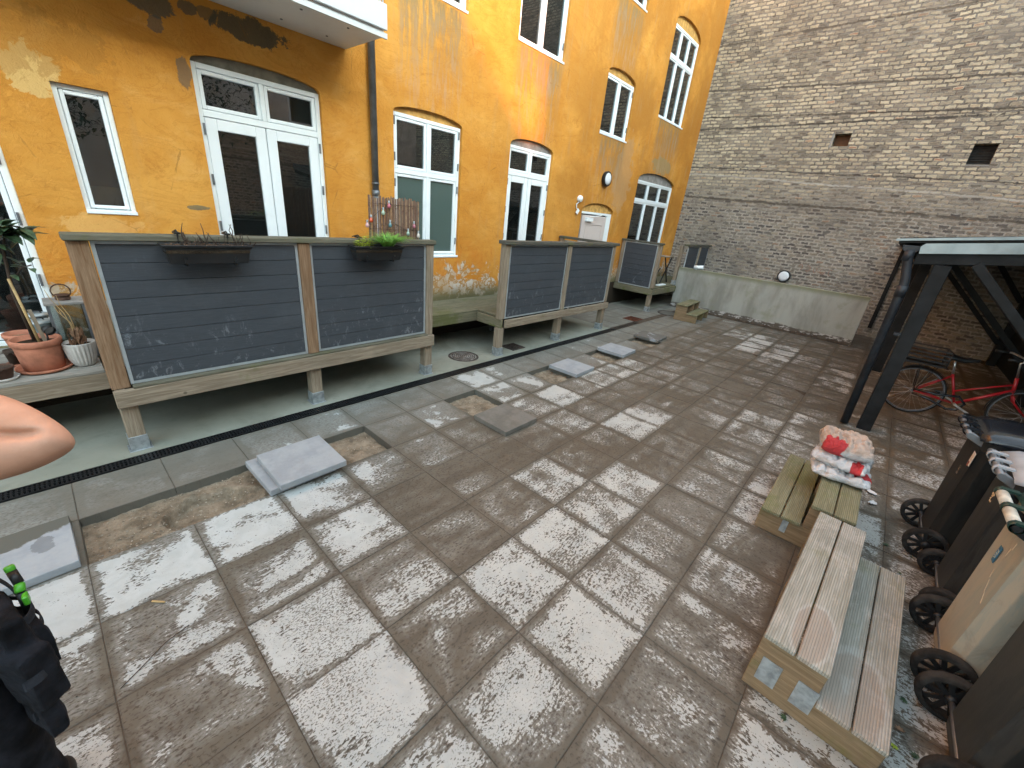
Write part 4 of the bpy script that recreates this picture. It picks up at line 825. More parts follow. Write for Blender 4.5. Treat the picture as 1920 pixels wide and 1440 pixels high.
# ------------------------------------------------------------------ sacks
def bagmat(name, tan, redpos):
    g = G(name, 0.5, 0.4); x, y, z = g.xyz(); n = g.noise(6, 6, 0.7, 1.0); c = g.mix(g.ss(n, 0.52, 0.68, 0, 0.7), (0.62, 0.62, 0.63), (0.40, 0.31, 0.24))
    if tan: c = g.mix(g.m_('MULTIPLY', g.ss(z, .06, .10), g.ss(n, .3, .5, .55, .95)), c, (0.50, 0.37, 0.29))
    rx, ry, sx_, sy_ = redpos; m = g.blob(x, y, rx, ry, sx_, sy_, g.noise(10, 3, .6), .9); c = g.mix(m, c, (0.50, 0.035, 0.04))
    m2 = g.blob(x, z, rx + .2, .05, .1, .06, g.noise(8, 4), .5); c = g.mix(g.m_('MULTIPLY', m2, .5), c, (0.16, 0.16, 0.17))
    g.col(c); g.bump(g.m_('ADD', g.noise(9, 6, 0.75, 2.0), g.m_('MULTIPLY', g.noise(30, 4), .3)), 1.0, 0.035); return g.m
from mathutils import noise as mn
def sack(label, c, sx_, sy_, h, rz, mat, seed, droop=0.0):
    bm = bmesh.new(); n, m = 40, 32; top = {}; bot = {}
    for i in range(n + 1):
        for j in range(m + 1):
            u, v = i / n * 2 - 1, j / m * 2 - 1; ex = abs(u); ey = abs(v)
            edge = (max(0, 1 - ex ** 4) * max(0, 1 - ey ** 4)) ** 0.4
            q = Vector((u * 2.1, v * 2.1, seed)); f1 = mn.noise(q) * .5; f2 = mn.noise(q * 2.7) * .5; f3 = abs(mn.noise(Vector((u * 7, v * 3.0, seed * 2)))) - .2
            px = u * sx_ / 2 * (1 - .05 * ey ** 2 + .14 * f1); py = v * sy_ / 2 * (1 - .07 * ex ** 2 + .16 * f2)
            f4 = abs(mn.noise(Vector((u * 1.3 + v * 1.2, v * 2.4 - u, seed * 3)))); f5 = abs(mn.noise(Vector((u * 3.5 - v, v * 3 + u, seed * 5)))); zt = h * .5 + h * .5 * edge * (1 + .45 * f1) + .030 * f2 - .045 * max(0, .16 - f4) / .16 * edge - .03 * max(0, .10 - f5) / .10 * edge; zb = h * .5 - h * .5 * edge
            if ex > .88: zt -= .01 - .02 * f2; 
            top[i, j] = bm.verts.new((px, py, zt)); 
            bot[i, j] = top[i, j] if (i in (0, n) or j in (0, m)) else bm.verts.new((px, py, max(zb, .001) + .004 * f3))
    for i in range(n):
        for j in range(m):
            bm.faces.new((top[i, j], top[i + 1, j], top[i + 1, j + 1], top[i, j + 1])).smooth = True
            try: bm.faces.new((bot[i, j], bot[i, j + 1], bot[i + 1, j + 1], bot[i + 1, j])).smooth = True
            except ValueError: pass
    me = bpy.data.meshes.new('sack'); bm.to_mesh(me); bm.free(); me.materials.append(mat); o = bpy.data.objects.new('sack', me); COL.objects.link(o); o.location = c; o.rotation_euler = (0, 0, rz)
    sm = o.modifiers.new('sub', 'SUBSURF'); sm.levels = 1; sm.render_levels = 1
    tag(o, label, 'sack', 'crumpled cement sacks stacked on the mossy steps'); return o
sack('bottom white sack of the pile on the mossy steps', (4.19, -4.06, 0.386), .44, .40, .10, .12, bagmat('sack_white', False, (-.1, -.14, .05, .08)), 1.3)
sack('middle white sack with a red corner in the pile on the steps', (4.21, -4.05, 0.470), .39, .38, .10, -.12, bagmat('sack_white_red', False, (-.14, -.12, .08, .04)), 4.1)
sack('top dirty tan sack with a red flash on the pile of sacks', (4.25, -4.03, 0.550), .38, .35, .16, .18, bagmat('sack_tan', True, (-.15, .09, .05, .08)), 7.7)

def scrap(x, y, s, seed, label):
    bm = bmesh.new(); n = 7; V = {}
    for i in range(n + 1):
        for j in range(n + 1):
            u, v = i / n * 2 - 1, j / n * 2 - 1; r = 1 - .25 * u * u * v * v; V[i, j] = bm.verts.new((u * s * r * (1 + .3 * mn.noise(Vector((v * 2, seed, 0)))), v * s * .55 * r * (1 + .4 * mn.noise(Vector((u * 2, 0, seed)))), .012 + .02 * abs(mn.noise(Vector((u * 1.7, v * 1.7, seed))))))
    for i in range(n):
        for j in range(n): bm.faces.new((V[i, j], V[i + 1, j], V[i + 1, j + 1], V[i, j + 1]))
    me = bpy.data.meshes.new('paper_scrap'); bm.to_mesh(me); bm.free(); me.materials.append(M['paper']); o = bpy.data.objects.new('paper_scrap', me); COL.objects.link(o); o.location = (x, y, 0.0)
    o.rotation_euler = (0, 0, seed); m = o.modifiers.new('sol', 'SOLIDIFY'); m.thickness = .002; tag(o, label, 'litter')
scrap(4.92, -4.38, .05, .9, 'crumpled white paper scrap on the ground, nearer the black post'); scrap(4.70, -4.40, .035, 2.4, 'smaller white paper scrap beside the mossy steps')
o = MB().cyl((0.20, -1.52, .006), (0.245, -1.57, .006), .005, n=8).build('wood_peg', M['cane']); tag(o, 'tiny pale peg lying on a grey slab', 'peg')

o = MB().tube([(0.02, -1.95, .004), (.10, -1.90, .006), (.2, -1.83, .004), (.30, -1.80, .003)], .0022, 5).build('wire', M['stem']); tag(o, 'thin brown wire lying on the slab beside the hip pocket of the person', 'wire')
# leaves lying on the ground
def litterleaf(x, y, s, a, mat, label):
    b = MB()
    for k in range(5):
        d = Vector((math.cos(a + (k - 2) * .55), math.sin(a + (k - 2) * .55), .12))
        for qd in leafpts(Vector((x, y, .006)), d, s * .62 * (1 - .12 * abs(k - 2)), s * .22, bend=.15): b.face(qd)
    tag(b.build('fallen_leaf', M[mat], fix=False), label, 'leaf')
litterleaf(4.10, -4.52, .06, 1.2, 'leafg', 'green fallen leaf between the steps and the front bin wheels'); litterleaf(4.08, -4.66, .03, .3, 'leafg', 'small green leaf close to the large bin wheel')
litterleaf(3.80, -4.60, .035, 2.0, 'leafg', 'small pale green leaf near the far steps of the bin row'); litterleaf(2.66, -4.62, .05, 2.2, 'leafg', 'green leaf lying by the near steps tread')
litterleaf(2.45, -4.60, .05, .2, 'dryleaf', 'brown withered leaf lying beside the near steps'); litterleaf(2.36, -4.66, .055, 1.0, 'leafg', 'green sprig near the bottom right corner'); litterleaf(2.35, -4.58, .04, 2.9, 'leafy', 'yellowish leaf near the bottom right corner')
litterleaf(2.10, -4.18, .05, 1.7, 'leafg', 'dark green moss sprig in front of the near steps')
litterleaf(2.75, -4.03 + .0, .001, 0, 'leafg', 'speck') if False else None

# ------------------------------------------------------------------ bins
RX = Matrix(((0, 0, 1), (0, 1, 0), (-1, 0, 0)))      # lathe axis -> x
def binwheel(parent, x, y, r, side):
    tw = .052
    prof = [(r - .028, -tw / 2), (r - .006, -tw / 2), (r, -tw / 2 + .008), (r, tw / 2 - .008), (r - .006, tw / 2), (r - .028, tw / 2), (r - .028, -tw / 2)]
    wh = MB().lathe(prof, (x, y, r), 32, M3=RX).build('wheel', M['rubber'], parent, local=True)
    b = MB().lathe([(0, -.026), (.026, -.026), (.026, .026), (0, .026)], (x, y, r), 16, M3=RX)
    for k in range(10):
        a = 2 * math.pi * k / 10; d = Vector((0, math.cos(a), math.sin(a))); b.bar(Vector((x, y, r)) + d * .02, Vector((x, y, r)) + d * (r - .026), .022, .010, (1, 0, 0))
    b.build('hub', M['black'], wh, local=True)
def wheelie(label, loc, rz, body, lidm, handlem, wr=.10, w_=.50, d_=.54, sleeves=False, lidopen=0, H=1.0):
    t = thing('wheelie_bin', label, 'wheelie bin', loc, rz, 'wheelie bins standing in a row on the right')
    b = MB(); secs = [(.06, .37, -.17, .262), (.10, .39, -.18, .268), (H - .09, w_ - .03, -d_ / 2 + .0, .270), (H - .085, w_ - .005, -d_ / 2 - .01, .276), (H, w_, -d_ / 2 - .015, .282)]
    rings = []
    for z, ww, y0, y1 in secs:
        c = .045; x = ww / 2; rings.append([b.b.verts.new(p) for p in ((-x + c, y0, z), (x - c, y0, z), (x, y0 + c, z), (x, y1 - c, z), (x - c, y1, z), (-x + c, y1, z), (-x, y1 - c, z), (-x, y0 + c, z))])
    for A, B in zip(rings, rings[1:]):
        for k in range(8): b.b.faces.new((A[k], A[(k + 1) % 8], B[(k + 1) % 8], B[k]))
    b.b.faces.new(rings[0][::-1]); b.b.faces.new(rings[-1])
    b.build('body', body, t, local=True, bev=.010, seg=3)
    MB().cyl((-w_ / 2 + .0, .262, wr), (w_ / 2 - .0, .262, wr), .012).build('axle', M['zinc'], t, local=True)
    for s_ in (-1, 1): binwheel(t, s_ * (w_ / 2 - .012), .262, wr, s_)
    hy = d_ / 2 + .075
    hb = MB(); hb.cyl((-w_ / 2 + .045, hy, H + .005), (w_ / 2 - .045, hy, H + .005), .016, n=14)
    for xx_ in (-w_ / 2 + .06, 0.0, w_ / 2 - .06): hb.bar((xx_, d_ / 2 - .015, H - .04), (xx_, hy, H + .002), .028, .045)
    hd = hb.build('handle', handlem, t, local=True, bev=.004)
    if sleeves:
        for a_, c_ in ((-w_ / 2 + .08, -.025), (.03, w_ / 2 - .08)): MB().cyl((a_, hy, H + .005), (c_, hy, H + .005), .024, n=16).build('sleeve', M['sleeve'], hd, local=True)
    lb = MB(); n = 10; rows = []
    for k in range(n + 1):
        v = k / n; y = d_ / 2 + .03 - v * (d_ + .075); z = H + .012 + .055 * math.sin(math.pi * min(1, v * 1.02 + .05)) ** .6
        if k == 0: z = H + .014
        if k == n: z = H - .012
        rows.append([(-w_ / 2 - .012, y, H + .004 if 0 < k < n else z - .012), (-w_ / 2 + .03, y, z), (-w_ / 4, y, z + .006), (0, y, z + .008), (w_ / 4, y, z + .006), (w_ / 2 - .03, y, z), (w_ / 2 + .012, y, H + .004 if 0 < k < n else z - .012)])
    V = [[lb.b.verts.new(p) for p in r] for r in rows]
    for r0, r1_ in zip(V, V[1:]):
        for k in range(6): lb.b.faces.new((r0[k], r0[k + 1], r1_[k + 1], r1_[k])).smooth = True
    for xx_ in (-w_ / 2 + .13, 0, w_ / 2 - .13) if not sleeves else (-w_ / 2 + .06, .0, w_ / 2 - .06):
        lb.bar((xx_, d_ / 2 + .02, H + .028), (xx_, hy + .012, H + .026), .034, .012); lb.lathe([(.020, -.016), (.027, -.016), (.027, .016), (.020, .016), (.020, -.016)], (xx_, hy, H + .005), 16, M3=RX)
    ld = lb.build('lid', lidm, t, local=True, fix=True); m = ld.modifiers.new('sol', 'SOLIDIFY'); m.thickness = .005
    return t, ld
M['sleeve'] = simple('ivory_grip', (0.50, 0.49, 0.42), 0.6, 0.3, 0, 0.2, 20)
blk = mk_bin('black_bin_plastic', (0.006, 0.007, 0.008), (0.028, 0.027, 0.024), .4); brn = mk_bin('dusty_dark_bin_plastic', (0.012, 0.015, 0.018), (0.042, 0.046, 0.046), .5)
lgr = mk_bin('pale_grey_bin_plastic', (0.29, 0.325, 0.295), (0.37, 0.355, 0.295), .75); dgr = mk_bin('dark_grey_bin_plastic', (0.024, 0.031, 0.035), (0.05, 0.056, 0.056), .5)
gl_black = simple('glossy_black_lid', (0.012, 0.014, 0.018), 0.18, 0.5, 0, .2); gl_grey = simple('light_grey_lid', (0.30, 0.33, 0.36), 0.45, 0.4, 0, .15); gl_green = simple('dark_green_lid', (0.010, 0.035, 0.028), 0.35, 0.5, 0, .2)
BY = -4.99
b1, l1 = wheelie('black wheelie bin with glossy black lid, farthest of the row, beside the red bicycle', (4.38, BY + .04, 0), 0.02, blk, gl_black, M['zinc'], .125, .52, .56)
b2, l2 = wheelie('dusty dark wheelie bin with a light grey lid carrying coloured stickers', (3.74, BY - .03, 0), -0.01, brn, gl_grey, M['zinc'], .10)
b3, l3 = wheelie('pale grey dirty wheelie bin with ivory handle sleeves and small blue label', (3.09, BY - .0, 0), 0.0, lgr, gl_green, M['black'], .125, sleeves=True)
b4, l4 = wheelie('dark grey wheelie bin with no label, nearer than the pale one', (2.46, BY - .02, 0), 0.01, dgr, gl_black, M['black'], .13)
b5, l5 = wheelie('dark wheelie bin in the bottom right corner of the picture, nearest of the row', (1.86, BY + .0, 0), 0.0, dgr, gl_green, M['black'], .10)
# labels on the bins
def text(s, name, mat, parent, loc, rot, size, ext=.0004):
    c = bpy.data.curves.new(name, 'FONT'); c.body = s; c.size = size; c.extrude = ext; c.align_x = 'CENTER'; c.align_y = 'CENTER'
    tmp = bpy.data.objects.new('tmp', c); COL.objects.link(tmp); dg = bpy.context.evaluated_depsgraph_get(); me = bpy.data.meshes.new_from_object(tmp.evaluated_get(dg)); bpy.data.objects.remove(tmp)
    me.materials.clear(); me.materials.append(mat); o = bpy.data.objects.new(name, me); COL.objects.link(o); o.parent = parent; o.location = loc; o.rotation_euler = rot; return o
mb_blue = simple('blue_label', (0.03, 0.14, 0.26), 0.5, var=.1); mb_white = simple('white_label', (0.62, 0.58, 0.55), 0.6, var=.1); mb_red = simple('brown_print', (0.25, 0.08, 0.06), 0.6, var=.1)
mb_purple = simple('purple_sticker', (0.26, 0.03, 0.20), 0.5, var=.1); mb_orange = simple('orange_sticker', (0.62, 0.30, 0.06), 0.5, var=.1)
def backface(parent, cx, z, wx, hz, mat, name, y=None, out=.004):
    # the back of a bin leans outwards with height
    def yb(zz): return .2685
    return MB().obox((cx, yb(z) + out, z), (wx, .003, hz), Matrix.Identity(3)).build(name, mat, parent, local=True, bev=.001)
backface(b1, -.19, .84, .062, .10, mb_white, 'sticker', out=.012); backface(b1, -.185, .80, .022, .035, mb_red, 'print', out=.015)
text('240', 'mark', simple('embossed_mark', (.18, .16, .13), .6), b1, (-.02, .2705, .68), (math.pi / 2, math.radians(-90), math.pi), .05)
lb3 = backface(b3, .045, .735, .038, .095, mb_blue, 'sticker', out=.006); text('F9R', 'print', simple('pale_print', (.5, .6, .62), .5), b3, (.045, .2768, .735), (math.pi / 2, math.radians(90), math.pi), .034)
sc2 = MB()
for (x_, z_, l_, a_) in ((-.03, .80, .05, 1.2), (-.05, .85, .04, 1.3), (-.02, .66, .05, .9), (-.06, .60, .07, .7), (-.10, .55, .06, .5)):
    sc2.obox((x_, .2705, z_), (.006, .0015, l_), Matrix.Rotation(-a_ + 1.2, 3, 'Y'))
sc2.build('scratch_marks', simple('scratch', (.5, .45, .36), .8), b3, local=True)
sm_ = MB()
for k in range(16): 
    m = bmesh.ops.create_icosphere(sm_.b, subdivisions=1, radius=random.uniform(.006, .013)); o_ = Vector((.03 + random.uniform(-.016, .016),   .268 + random.uniform(-.002, .004), .80 + random.uniform(-.055, .05)))
    for v in m['verts']: v.co = Vector((v.co.x, v.co.y * .5, v.co.z)) + o_
sm_.build('cement_splash', simple('dried_cement_splash', (.55, .42, .27), .9), b2, local=True)
for yy_, mt in ((.10, mb_purple), (-.10, mb_orange)):
    z_ = 1.0 + .07
    MB().box(-.09, .09, yy_ - .05, yy_ + .05, z_ + .010, z_ + .0115).build('sticker', mt, l2, local=True)
    MB().prism([(-.04, -.028), (.045, 0), (-.04, .028)], lambda u, v, t: (u, yy_ + v, t), z_ + .012, z_ + .0127).build('arrow_mark', mb_white, l2, local=True)

# ------------------------------------------------------------------ shelter
sh = thing('bike_shelter', 'black stained timber bike shelter with a sloping roof, gutter and downpipe', 'shelter', (6.7, -4.15, 0))
SL = 0.125
def rz_(y): return 2.175 + (-4.0 - y) * SL
X0, X1, YE, YF = 6.60, 13.86, -3.80, -8.6
fY = lambda u, v, t: (t, u, v)
MB().prism([(YE, rz_(YE) + .02), (YF, rz_(YF) + .02), (YF, rz_(YF) + .075), (YE, rz_(YE) + .075)], fY, X0 + .015, X1).build('roof_deck', M['roofing'], sh)
MB().prism([(YE + .03, rz_(YE) + .04), (YF, rz_(YF) + .025), (YF, rz_(YF) + .095), (YE + .03, rz_(YE) + .062)], fY, X0 - .012, X0 + .012).build('roof_edge_strip', M['bright'], sh)
MB().prism([(-4.00, rz_(-4.0) - .092), (YF, rz_(YF) - .092), (YF, rz_(YF) + .012), (-4.02, rz_(-4.02) + .012), (-3.99, rz_(-4.0) - .02)], fY, X0 - .022, X0 - .012).build('verge_flashing', M['bright'], sh)
for xf in (X0 + .02, 10.1, 13.4):
    MB().prism([(-3.99, rz_(-4) - .205), (YF, rz_(YF) - .205), (YF, rz_(YF) - .0), (-3.99, rz_(-4.0) - .0)], fY, xf, xf + .09).build('rafter_beam', M['blackpaint'], sh, bev=.004)
    p1 = MB(); p1.box(xf + .0, xf + .14, -4.30, -4.16, 0.0, rz_(-4.2) - .206); p1.build('post', M['blackpaint'], sh, bev=.005)
    MB().box(xf, xf + .14, -6.13, -5.99, 0.0, rz_(-6.1) - .206).build('post', M['blackpaint'], sh, bev=.005)
    q1 = MB(); q1.bar((xf + .05, -4.46, rz_(-4.5) - .2), (xf + .05, -5.985, .48), .08, .18, (1, 0, 0)); q1.build('brace', M['blackpaint'], sh, bev=.004)
    q1 = MB(); q1.bar((xf + .05, -5.985, 1.35), (xf + .05, -5.3, rz_(-5.6) - .2), .08, .12, (1, 0, 0)); q1.build('brace', M['blackpaint'], sh, bev=.004)
for y_ in (-4.22, -5.2, -6.06): MB().box(X0 + .13, X1, y_ - .04, y_ + .04, rz_(y_) - .16, rz_(y_) + .015).build('purlin', M['blackpaint'], sh)
bb_ = MB(); x_ = X0 + .2
while x_ < X1 - .2: bb_.box(x_, x_ + .14, -6.16, -6.14, .04, rz_(-6.15) + .01); x_ += .146
bb_.build('shade_boarding', M['blackpaint'], sh)  # boarding added to block light and darken the inside of the shelter
# half round gutter with outlet and pipe
gt = MB(); n = 14; gy, gz, gr = -3.925, rz_(-3.9) - .005, .078; gx0 = X0 + .0
ro = [(gx0, 0)]; A = []
for xk in (gx0, X1 - .01):
    A.append([gt.b.verts.new((xk, gy + gr * math.cos(math.pi + math.pi * k / n), gz + gr * math.sin(math.pi + math.pi * k / n))) for k in range(n + 1)])
for k in range(n): gt.b.faces.new((A[0][k], A[0][k + 1], A[1][k + 1], A[1][k])).smooth = True
gt.b.faces.new(A[0])
gut = gt.build('gutter', M['gutter'], sh, fix=True); m = gut.modifiers.new('sol', 'SOLIDIFY'); m.thickness = .006
MB().box(gx0 + .01, X1 - .05, gy - .055, gy + .055, gz - .03, gz - .022).build('gutter_dirt', M['gutterdirt'], gut)
pp = MB(); pp.tube([(6.63, gy, gz - .05), (6.63, gy, gz - .10), (6.63, gy - .008, gz - .14), (6.63, -3.985, gz - .34), (6.63, -3.995, gz - .40), (6.63, -4.03, 0.02)], .043, 16); pp.cyl((6.63, gy, gz - .16), (6.63, gy, gz - .05), .046, n=16)
pp.cyl((6.63, -3.999, gz - .54), (6.63, -3.996, gz - .42), .050, n=16); pp.build('rain_pipe', M['gutter'], sh)
MB().box(6.60, 6.66, -4.158, -4.10, 1.2, 1.23).build('pipe_bracket', M['gutter'], sh)

# back wall far behind the shelter
bw = MB().box(4.6, 13.85, -9.2, -9.0, -0.05, 3.4).build('boundary_wall', M['brick']); tag(bw, 'brick boundary wall in shade behind the bike shelter', 'wall')

# ------------------------------------------------------------------ bicycle
def bicycle(label, loc, rz, frame, crate=True):
    t = thing('bicycle', label, 'bicycle', loc, rz); WB, r = 1.06, .335; R_ = Vector((0, 0, r)); F_ = Vector((WB, 0, r))
    RYm = Matrix(((1, 0, 0), (0, 0, -1), (0, 1, 0)))
    for c in (R_, F_):
        tw = .019; prof = [(r - .019 + tw * math.cos(a), tw * math.sin(a)) for a in [2 * math.pi * k / 10 for k in range(11)]]
        wl = MB().lathe(prof, c, 56, M3=RYm).build('wheel', M['tyre'], t, local=True)
        MB().lathe([(r - .040, -.010), (r - .034, -.012), (r - .034, .012), (r - .040, .010), (r - .040, -.010)], c, 56, M3=RYm).build('rim', M['zinc'], wl, local=True)
        b = MB()
        for s_ in (-1, 1): b.lathe([(r - .029, s_ * .0185), (r - .025, s_ * .0195)], c, 48, M3=RYm)
        b.build('reflective_band', simple('reflective_band', (.22, .23, .25), .4), wl, local=True, fix=False)
        b = MB()
        for k in range(28):
            a = 2 * math.pi * k / 28; s_ = 1 if k % 2 else -1; a2 = a + .9 * (1 if k % 4 < 2 else -1)
            b.cyl(c + Vector((.022 * math.cos(a2), s_ * .028, .022 * math.sin(a2))), c + Vector(((r - .038) * math.cos(a), 0, (r - .038) * math.sin(a))), .0013, n=4, cap=False)
        b.build('spokes', M['rim'], wl, local=True, fix=False); MB().cyl(c - Vector((0, .045, 0)), c + Vector((0, .045, 0)), .018).build('hub', M['zinc'], wl, local=True)
    BB = Vector((.44, 0, .285)); ST = Vector((.29, 0, .66)); H0 = Vector((.86, 0, .62)); H1 = Vector((.83, 0, .78)); f = MB()
    f.cyl(BB, ST, .015); f.cyl(BB, H0, .019); f.cyl(BB.lerp(ST, .42), H0.lerp(H1, .45), .012); f.cyl(H0 - Vector((-.012, 0, .06)), H1, .019)
    for s_ in (-.05, .05):
        f.cyl(R_ + Vector((0, s_, 0)), BB + Vector((-.03, s_ * .5, 0)), .009); f.cyl(R_ + Vector((0, s_, 0)), ST + Vector((0, s_ * .3, -.03)), .008)
        f.tube([H0 + Vector((.02, s_, -.06)), H0 + Vector((.05, s_, -.14)), F_ + Vector((0, s_, 0))], .010)
    f.build('frame', frame, t, local=True)
    MB().cyl(ST, ST + Vector((-.045, 0, .20)), .0125).build('seat_post', M['rim'], t, local=True)
    b = MB(); rows = []
    for k in range(9):
        u = k / 8; w2 = .085 * (1 - u) ** .7 + .018; x_ = .12 - .0 + (.28 * u) - .14; z_ = .90 + .01 * math.cos(u * 6)
        rows.append([b.b.verts.new((.20 + x_, s_ * w2, z_ - (.03 if abs(s_) > .9 else .0))) for s_ in (-1, -.5, 0, .5, 1)])
    for a_, c_ in zip(rows, rows[1:]):
        for k in range(4): b.b.faces.new((a_[k], a_[k + 1], c_[k + 1], c_[k])).smooth = True
    sd_ = b.build('saddle', M['black'], t, local=True); m = sd_.modifiers.new('sol', 'SOLIDIFY'); m.thickness = .035; m.offset = -1
    b = MB(); b.tube([H1, H1 + Vector((-.04, 0, .18)), H1 + Vector((.01, 0, .22))], .012)
    b.tube([(H1.x - .20, -.29, 1.02), (H1.x - .08, -.27, 1.03), (H1.x + .02, -.12, 1.0), (H1.x + .03, 0, 1.0), (H1.x + .02, .12, 1.0), (H1.x - .08, .27, 1.03), (H1.x - .20, .29, 1.02)], .011); b.build('handlebar', M['rim'], t, local=True)
    for s_ in (-1, 1): MB().cyl((H1.x - .23, s_ * .29, 1.018), (H1.x - .11, s_ * .275, 1.028), .017).build('grip', M['black'], t, local=True)
    # mudguards
    for c, a0, a1 in ((R_, 20, 175), (F_, 40, 190)):
        b = MB(); P_ = [c + Vector(((r + .014) * math.cos(math.radians(a)), 0, (r + .014) * math.sin(math.radians(a)))) for a in range(a0, a1, 6)]; V = [[b.b.verts.new(p + Vector((0, s_ * .026, -.006 * abs(s_)))) for s_ in (-1, 0, 1)] for p in P_]
        for a_, c_ in zip(V, V[1:]):
            for k in range(2): b.b.faces.new((a_[k], a_[k + 1], c_[k + 1], c_[k])).smooth = True
        mg = b.build('mudguard', M['black'], t, local=True, fix=False); m = mg.modifiers.new('sol', 'SOLIDIFY'); m.thickness = .002
    b = MB()
    for s_ in (-.06, .06): b.tube([(-.30, s_, .715), (.22, s_, .715)], .006); b.cyl((0, s_, r), (-.05, s_, .715), .005); b.cyl((0, s_, r), (.12, s_, .715), .005)
    for x_ in (-.30, -.17, -.04, .09, .2): b.cyl((x_, -.06, .715), (x_, .06, .715), .005)
    b.build('luggage_rack', M['black'], t, local=True)
    MB().box(-.33, -.305, -.03, .03, .69, .73).build('rear_reflector', M['red'], t, local=True)
    if crate:
        b = MB(); x0, x1, y0, y1, z0, z1 = -.25, .17, -.16, .16, .73, .95
        for k in range(5):
            z = z0 + k * .05; b.box(x0, x1, y0, y0 + .008, z, z + .02); b.box(x0, x1, y1 - .008, y1, z, z + .02); b.box(x0, x0 + .008, y0 + .009, y1 - .009, z, z + .02); b.box(x1 - .008, x1, y0 + .009, y1 - .009, z, z + .02)
        for x_ in (x0, x1): 
            for y_ in (y0, y1): b.cyl((x_, y_, z0), (x_, y_, z1), .009)
        b.box(x0, x1, y0, y1, z0 - .004, z0 + .0); b.build('rear_crate', M['black'], t, local=True)
    # chain guard, cranks
    b = MB(); b.tube([(.0, -.06, r + .03), (.22, -.065, .36), (.44, -.065, .40), (.52, -.065, .32), (.47, -.065, .22), (.38, -.065, .20), (.2, -.062, .27), (0, -.06, r - .03)], .016, 8); b.build('chain_guard', gl_black, t, local=True)
    b = MB(); b.cyl(BB - Vector((0, .08, 0)), BB + Vector((0, .08, 0)), .016); b.bar(BB + Vector((0, -.085, 0)), BB + Vector((.15, -.095, -.07)), .012, .022); b.bar(BB + Vector((0, .085, 0)), BB + Vector((-.15, .095, .07)), .012, .022)
    cr = b.build('crank', M['rim'], t, local=True); MB().box(.55, .64, -.19, -.10, .20, .225).build('pedal', M['black'], cr, local=True); MB().box(.24, .33, .10, .19, .345, .37).build('pedal', M['black'], cr, local=True)
    return t
bicycle('red step through bicycle with black saddle and rear crate parked under the shelter', (7.97, -4.60, 0), math.radians(-86), M['red'])

# ------------------------------------------------------------------ lamps
def disc_lamp(name, label, c, axis, r):
    M3 = Matrix(((0, 0, 1), (0, 1, 0), (-1, 0, 0))) if axis == 'x' else Matrix(((1, 0, 0), (0, 0, 1), (0, -1, 0)))
    t = thing(name, label, 'lamp', c); s_ = -1
    MB().lathe([(r * .9, 0), (r, s_ * .02), (r, s_ * .075), (r * .96, s_ * .085), (r * .80, s_ * .085), (r * .80, s_ * .07)], (0, 0, 0), 36, M3=M3).build('housing', M['black'], t, local=True)
    MB().lathe([(r * .80, s_ * .07), (r * .78, s_ * .088), (r * .5, s_ * .098), (0, s_ * .10)], (0, 0, 0), 36, M3=M3).build('diffuser', M['lampwhite'], t, local=True)
disc_lamp('wall_lamp', 'round black rimmed lamp high on the yellow wall above the entrance', (9.16, W - .001, 2.93), 'y', .155)
disc_lamp('wall_lamp', 'round black rimmed lamp on the brick wall just above the concrete wall', (13.899, -1.70, 1.13), 'x', .16)
t = thing('alarm_sounder', 'small white round alarm box with dangling conduit beside the entrance', 'alarm', (8.24, W, 2.45))
MB().lathe([(.06, 0), (.07, -.03), (.06, -.07), (0, -.085)], (8.24, W - .001, 2.45), 20, M3=Matrix(((1, 0, 0), (0, 0, 1), (0, -1, 0)))).build('housing', M['white'], t)
b = MB(); b.tube([(8.24, W - .03, 2.40), (8.16, W - .02, 2.34), (8.18, W - .02, 2.26), (8.25, W - .02, 2.24)], .010); b.obox((8.22, W - .03, 2.20), (.07, .02, .10), Matrix.Rotation(.6, 3, 'Y')); b.build('conduit', M['white'], t)
t = thing('camera_floodlight', 'small white cylindrical lamp lying on top of the concrete wall', 'lamp', (12.1, 0.10, 1.09))
MB().cyl((12.06, 0.13, 1.14), (12.10, -0.10, 1.165), .045, .05, n=18).build('housing', M['white'], t); MB().box(12.07, 12.13, 0.06, 0.12, 1.089, 1.12).build('base_plate', M['white'], t)

# ------------------------------------------------------------------ planters
def planter(label, x0, x1, top):
    cx = (x0 + x1) / 2; t = thing('planter_box', label, 'planter', (cx, .13, top - .15)); L = x1 - x0; b = MB(); rings = []
    for z, ix, iy in ((top - .14, .035, .030), (top - .02, .012, .010), (top - .018, -.0, -.002), (top, -.004, -.005), (top, .008, .008), (top - .03, .016, .014), (top - .03, .2, .07)):
        rings.append([b.b.verts.new(p) for p in ((x0 + ix, .055 + iy, z), (x1 - ix, .055 + iy, z), (x1 - ix, .195 - iy, z), (x0 + ix, .195 - iy, z))])
    for A, B in zip(rings, rings[1:]):
        for k in range(4): b.b.faces.new((A[k], A[(k + 1) % 4], B[(k + 1) % 4], B[k]))
    b.b.faces.new(rings[0][::-1]); b.build('trough', M['black'], t, bev=.003)
    MB().box(x0 + .018, x1 - .018, .068, .182, top - .06, top - .010).build('soil', M['soil'], t)
    h = MB()
    for x_ in (cx - L * .28, cx + L * .28):
        h.tube([(x_, .052, top - .11), (x_, .048, top - .09), (x_, .07, top - .15), (x_, .20, top - .15), (x_, .205, top + .03), (x_, .19, 1.71), (x_, .215, 1.725), (x_, .33, 1.70)], .006, 6); h.box(x_ - .02, x_ + .02, .18, .25, 1.70, 1.712)
        h.box(x_ - .012, x_ + .012, .046, .054, top - .13, top - .095)
    h.build('hanger_hook', M['black'], t); return t
t1 = planter('long black planter of bare twigs hanging on the left screen', 0.83, 1.41, 1.635)
b = MB()
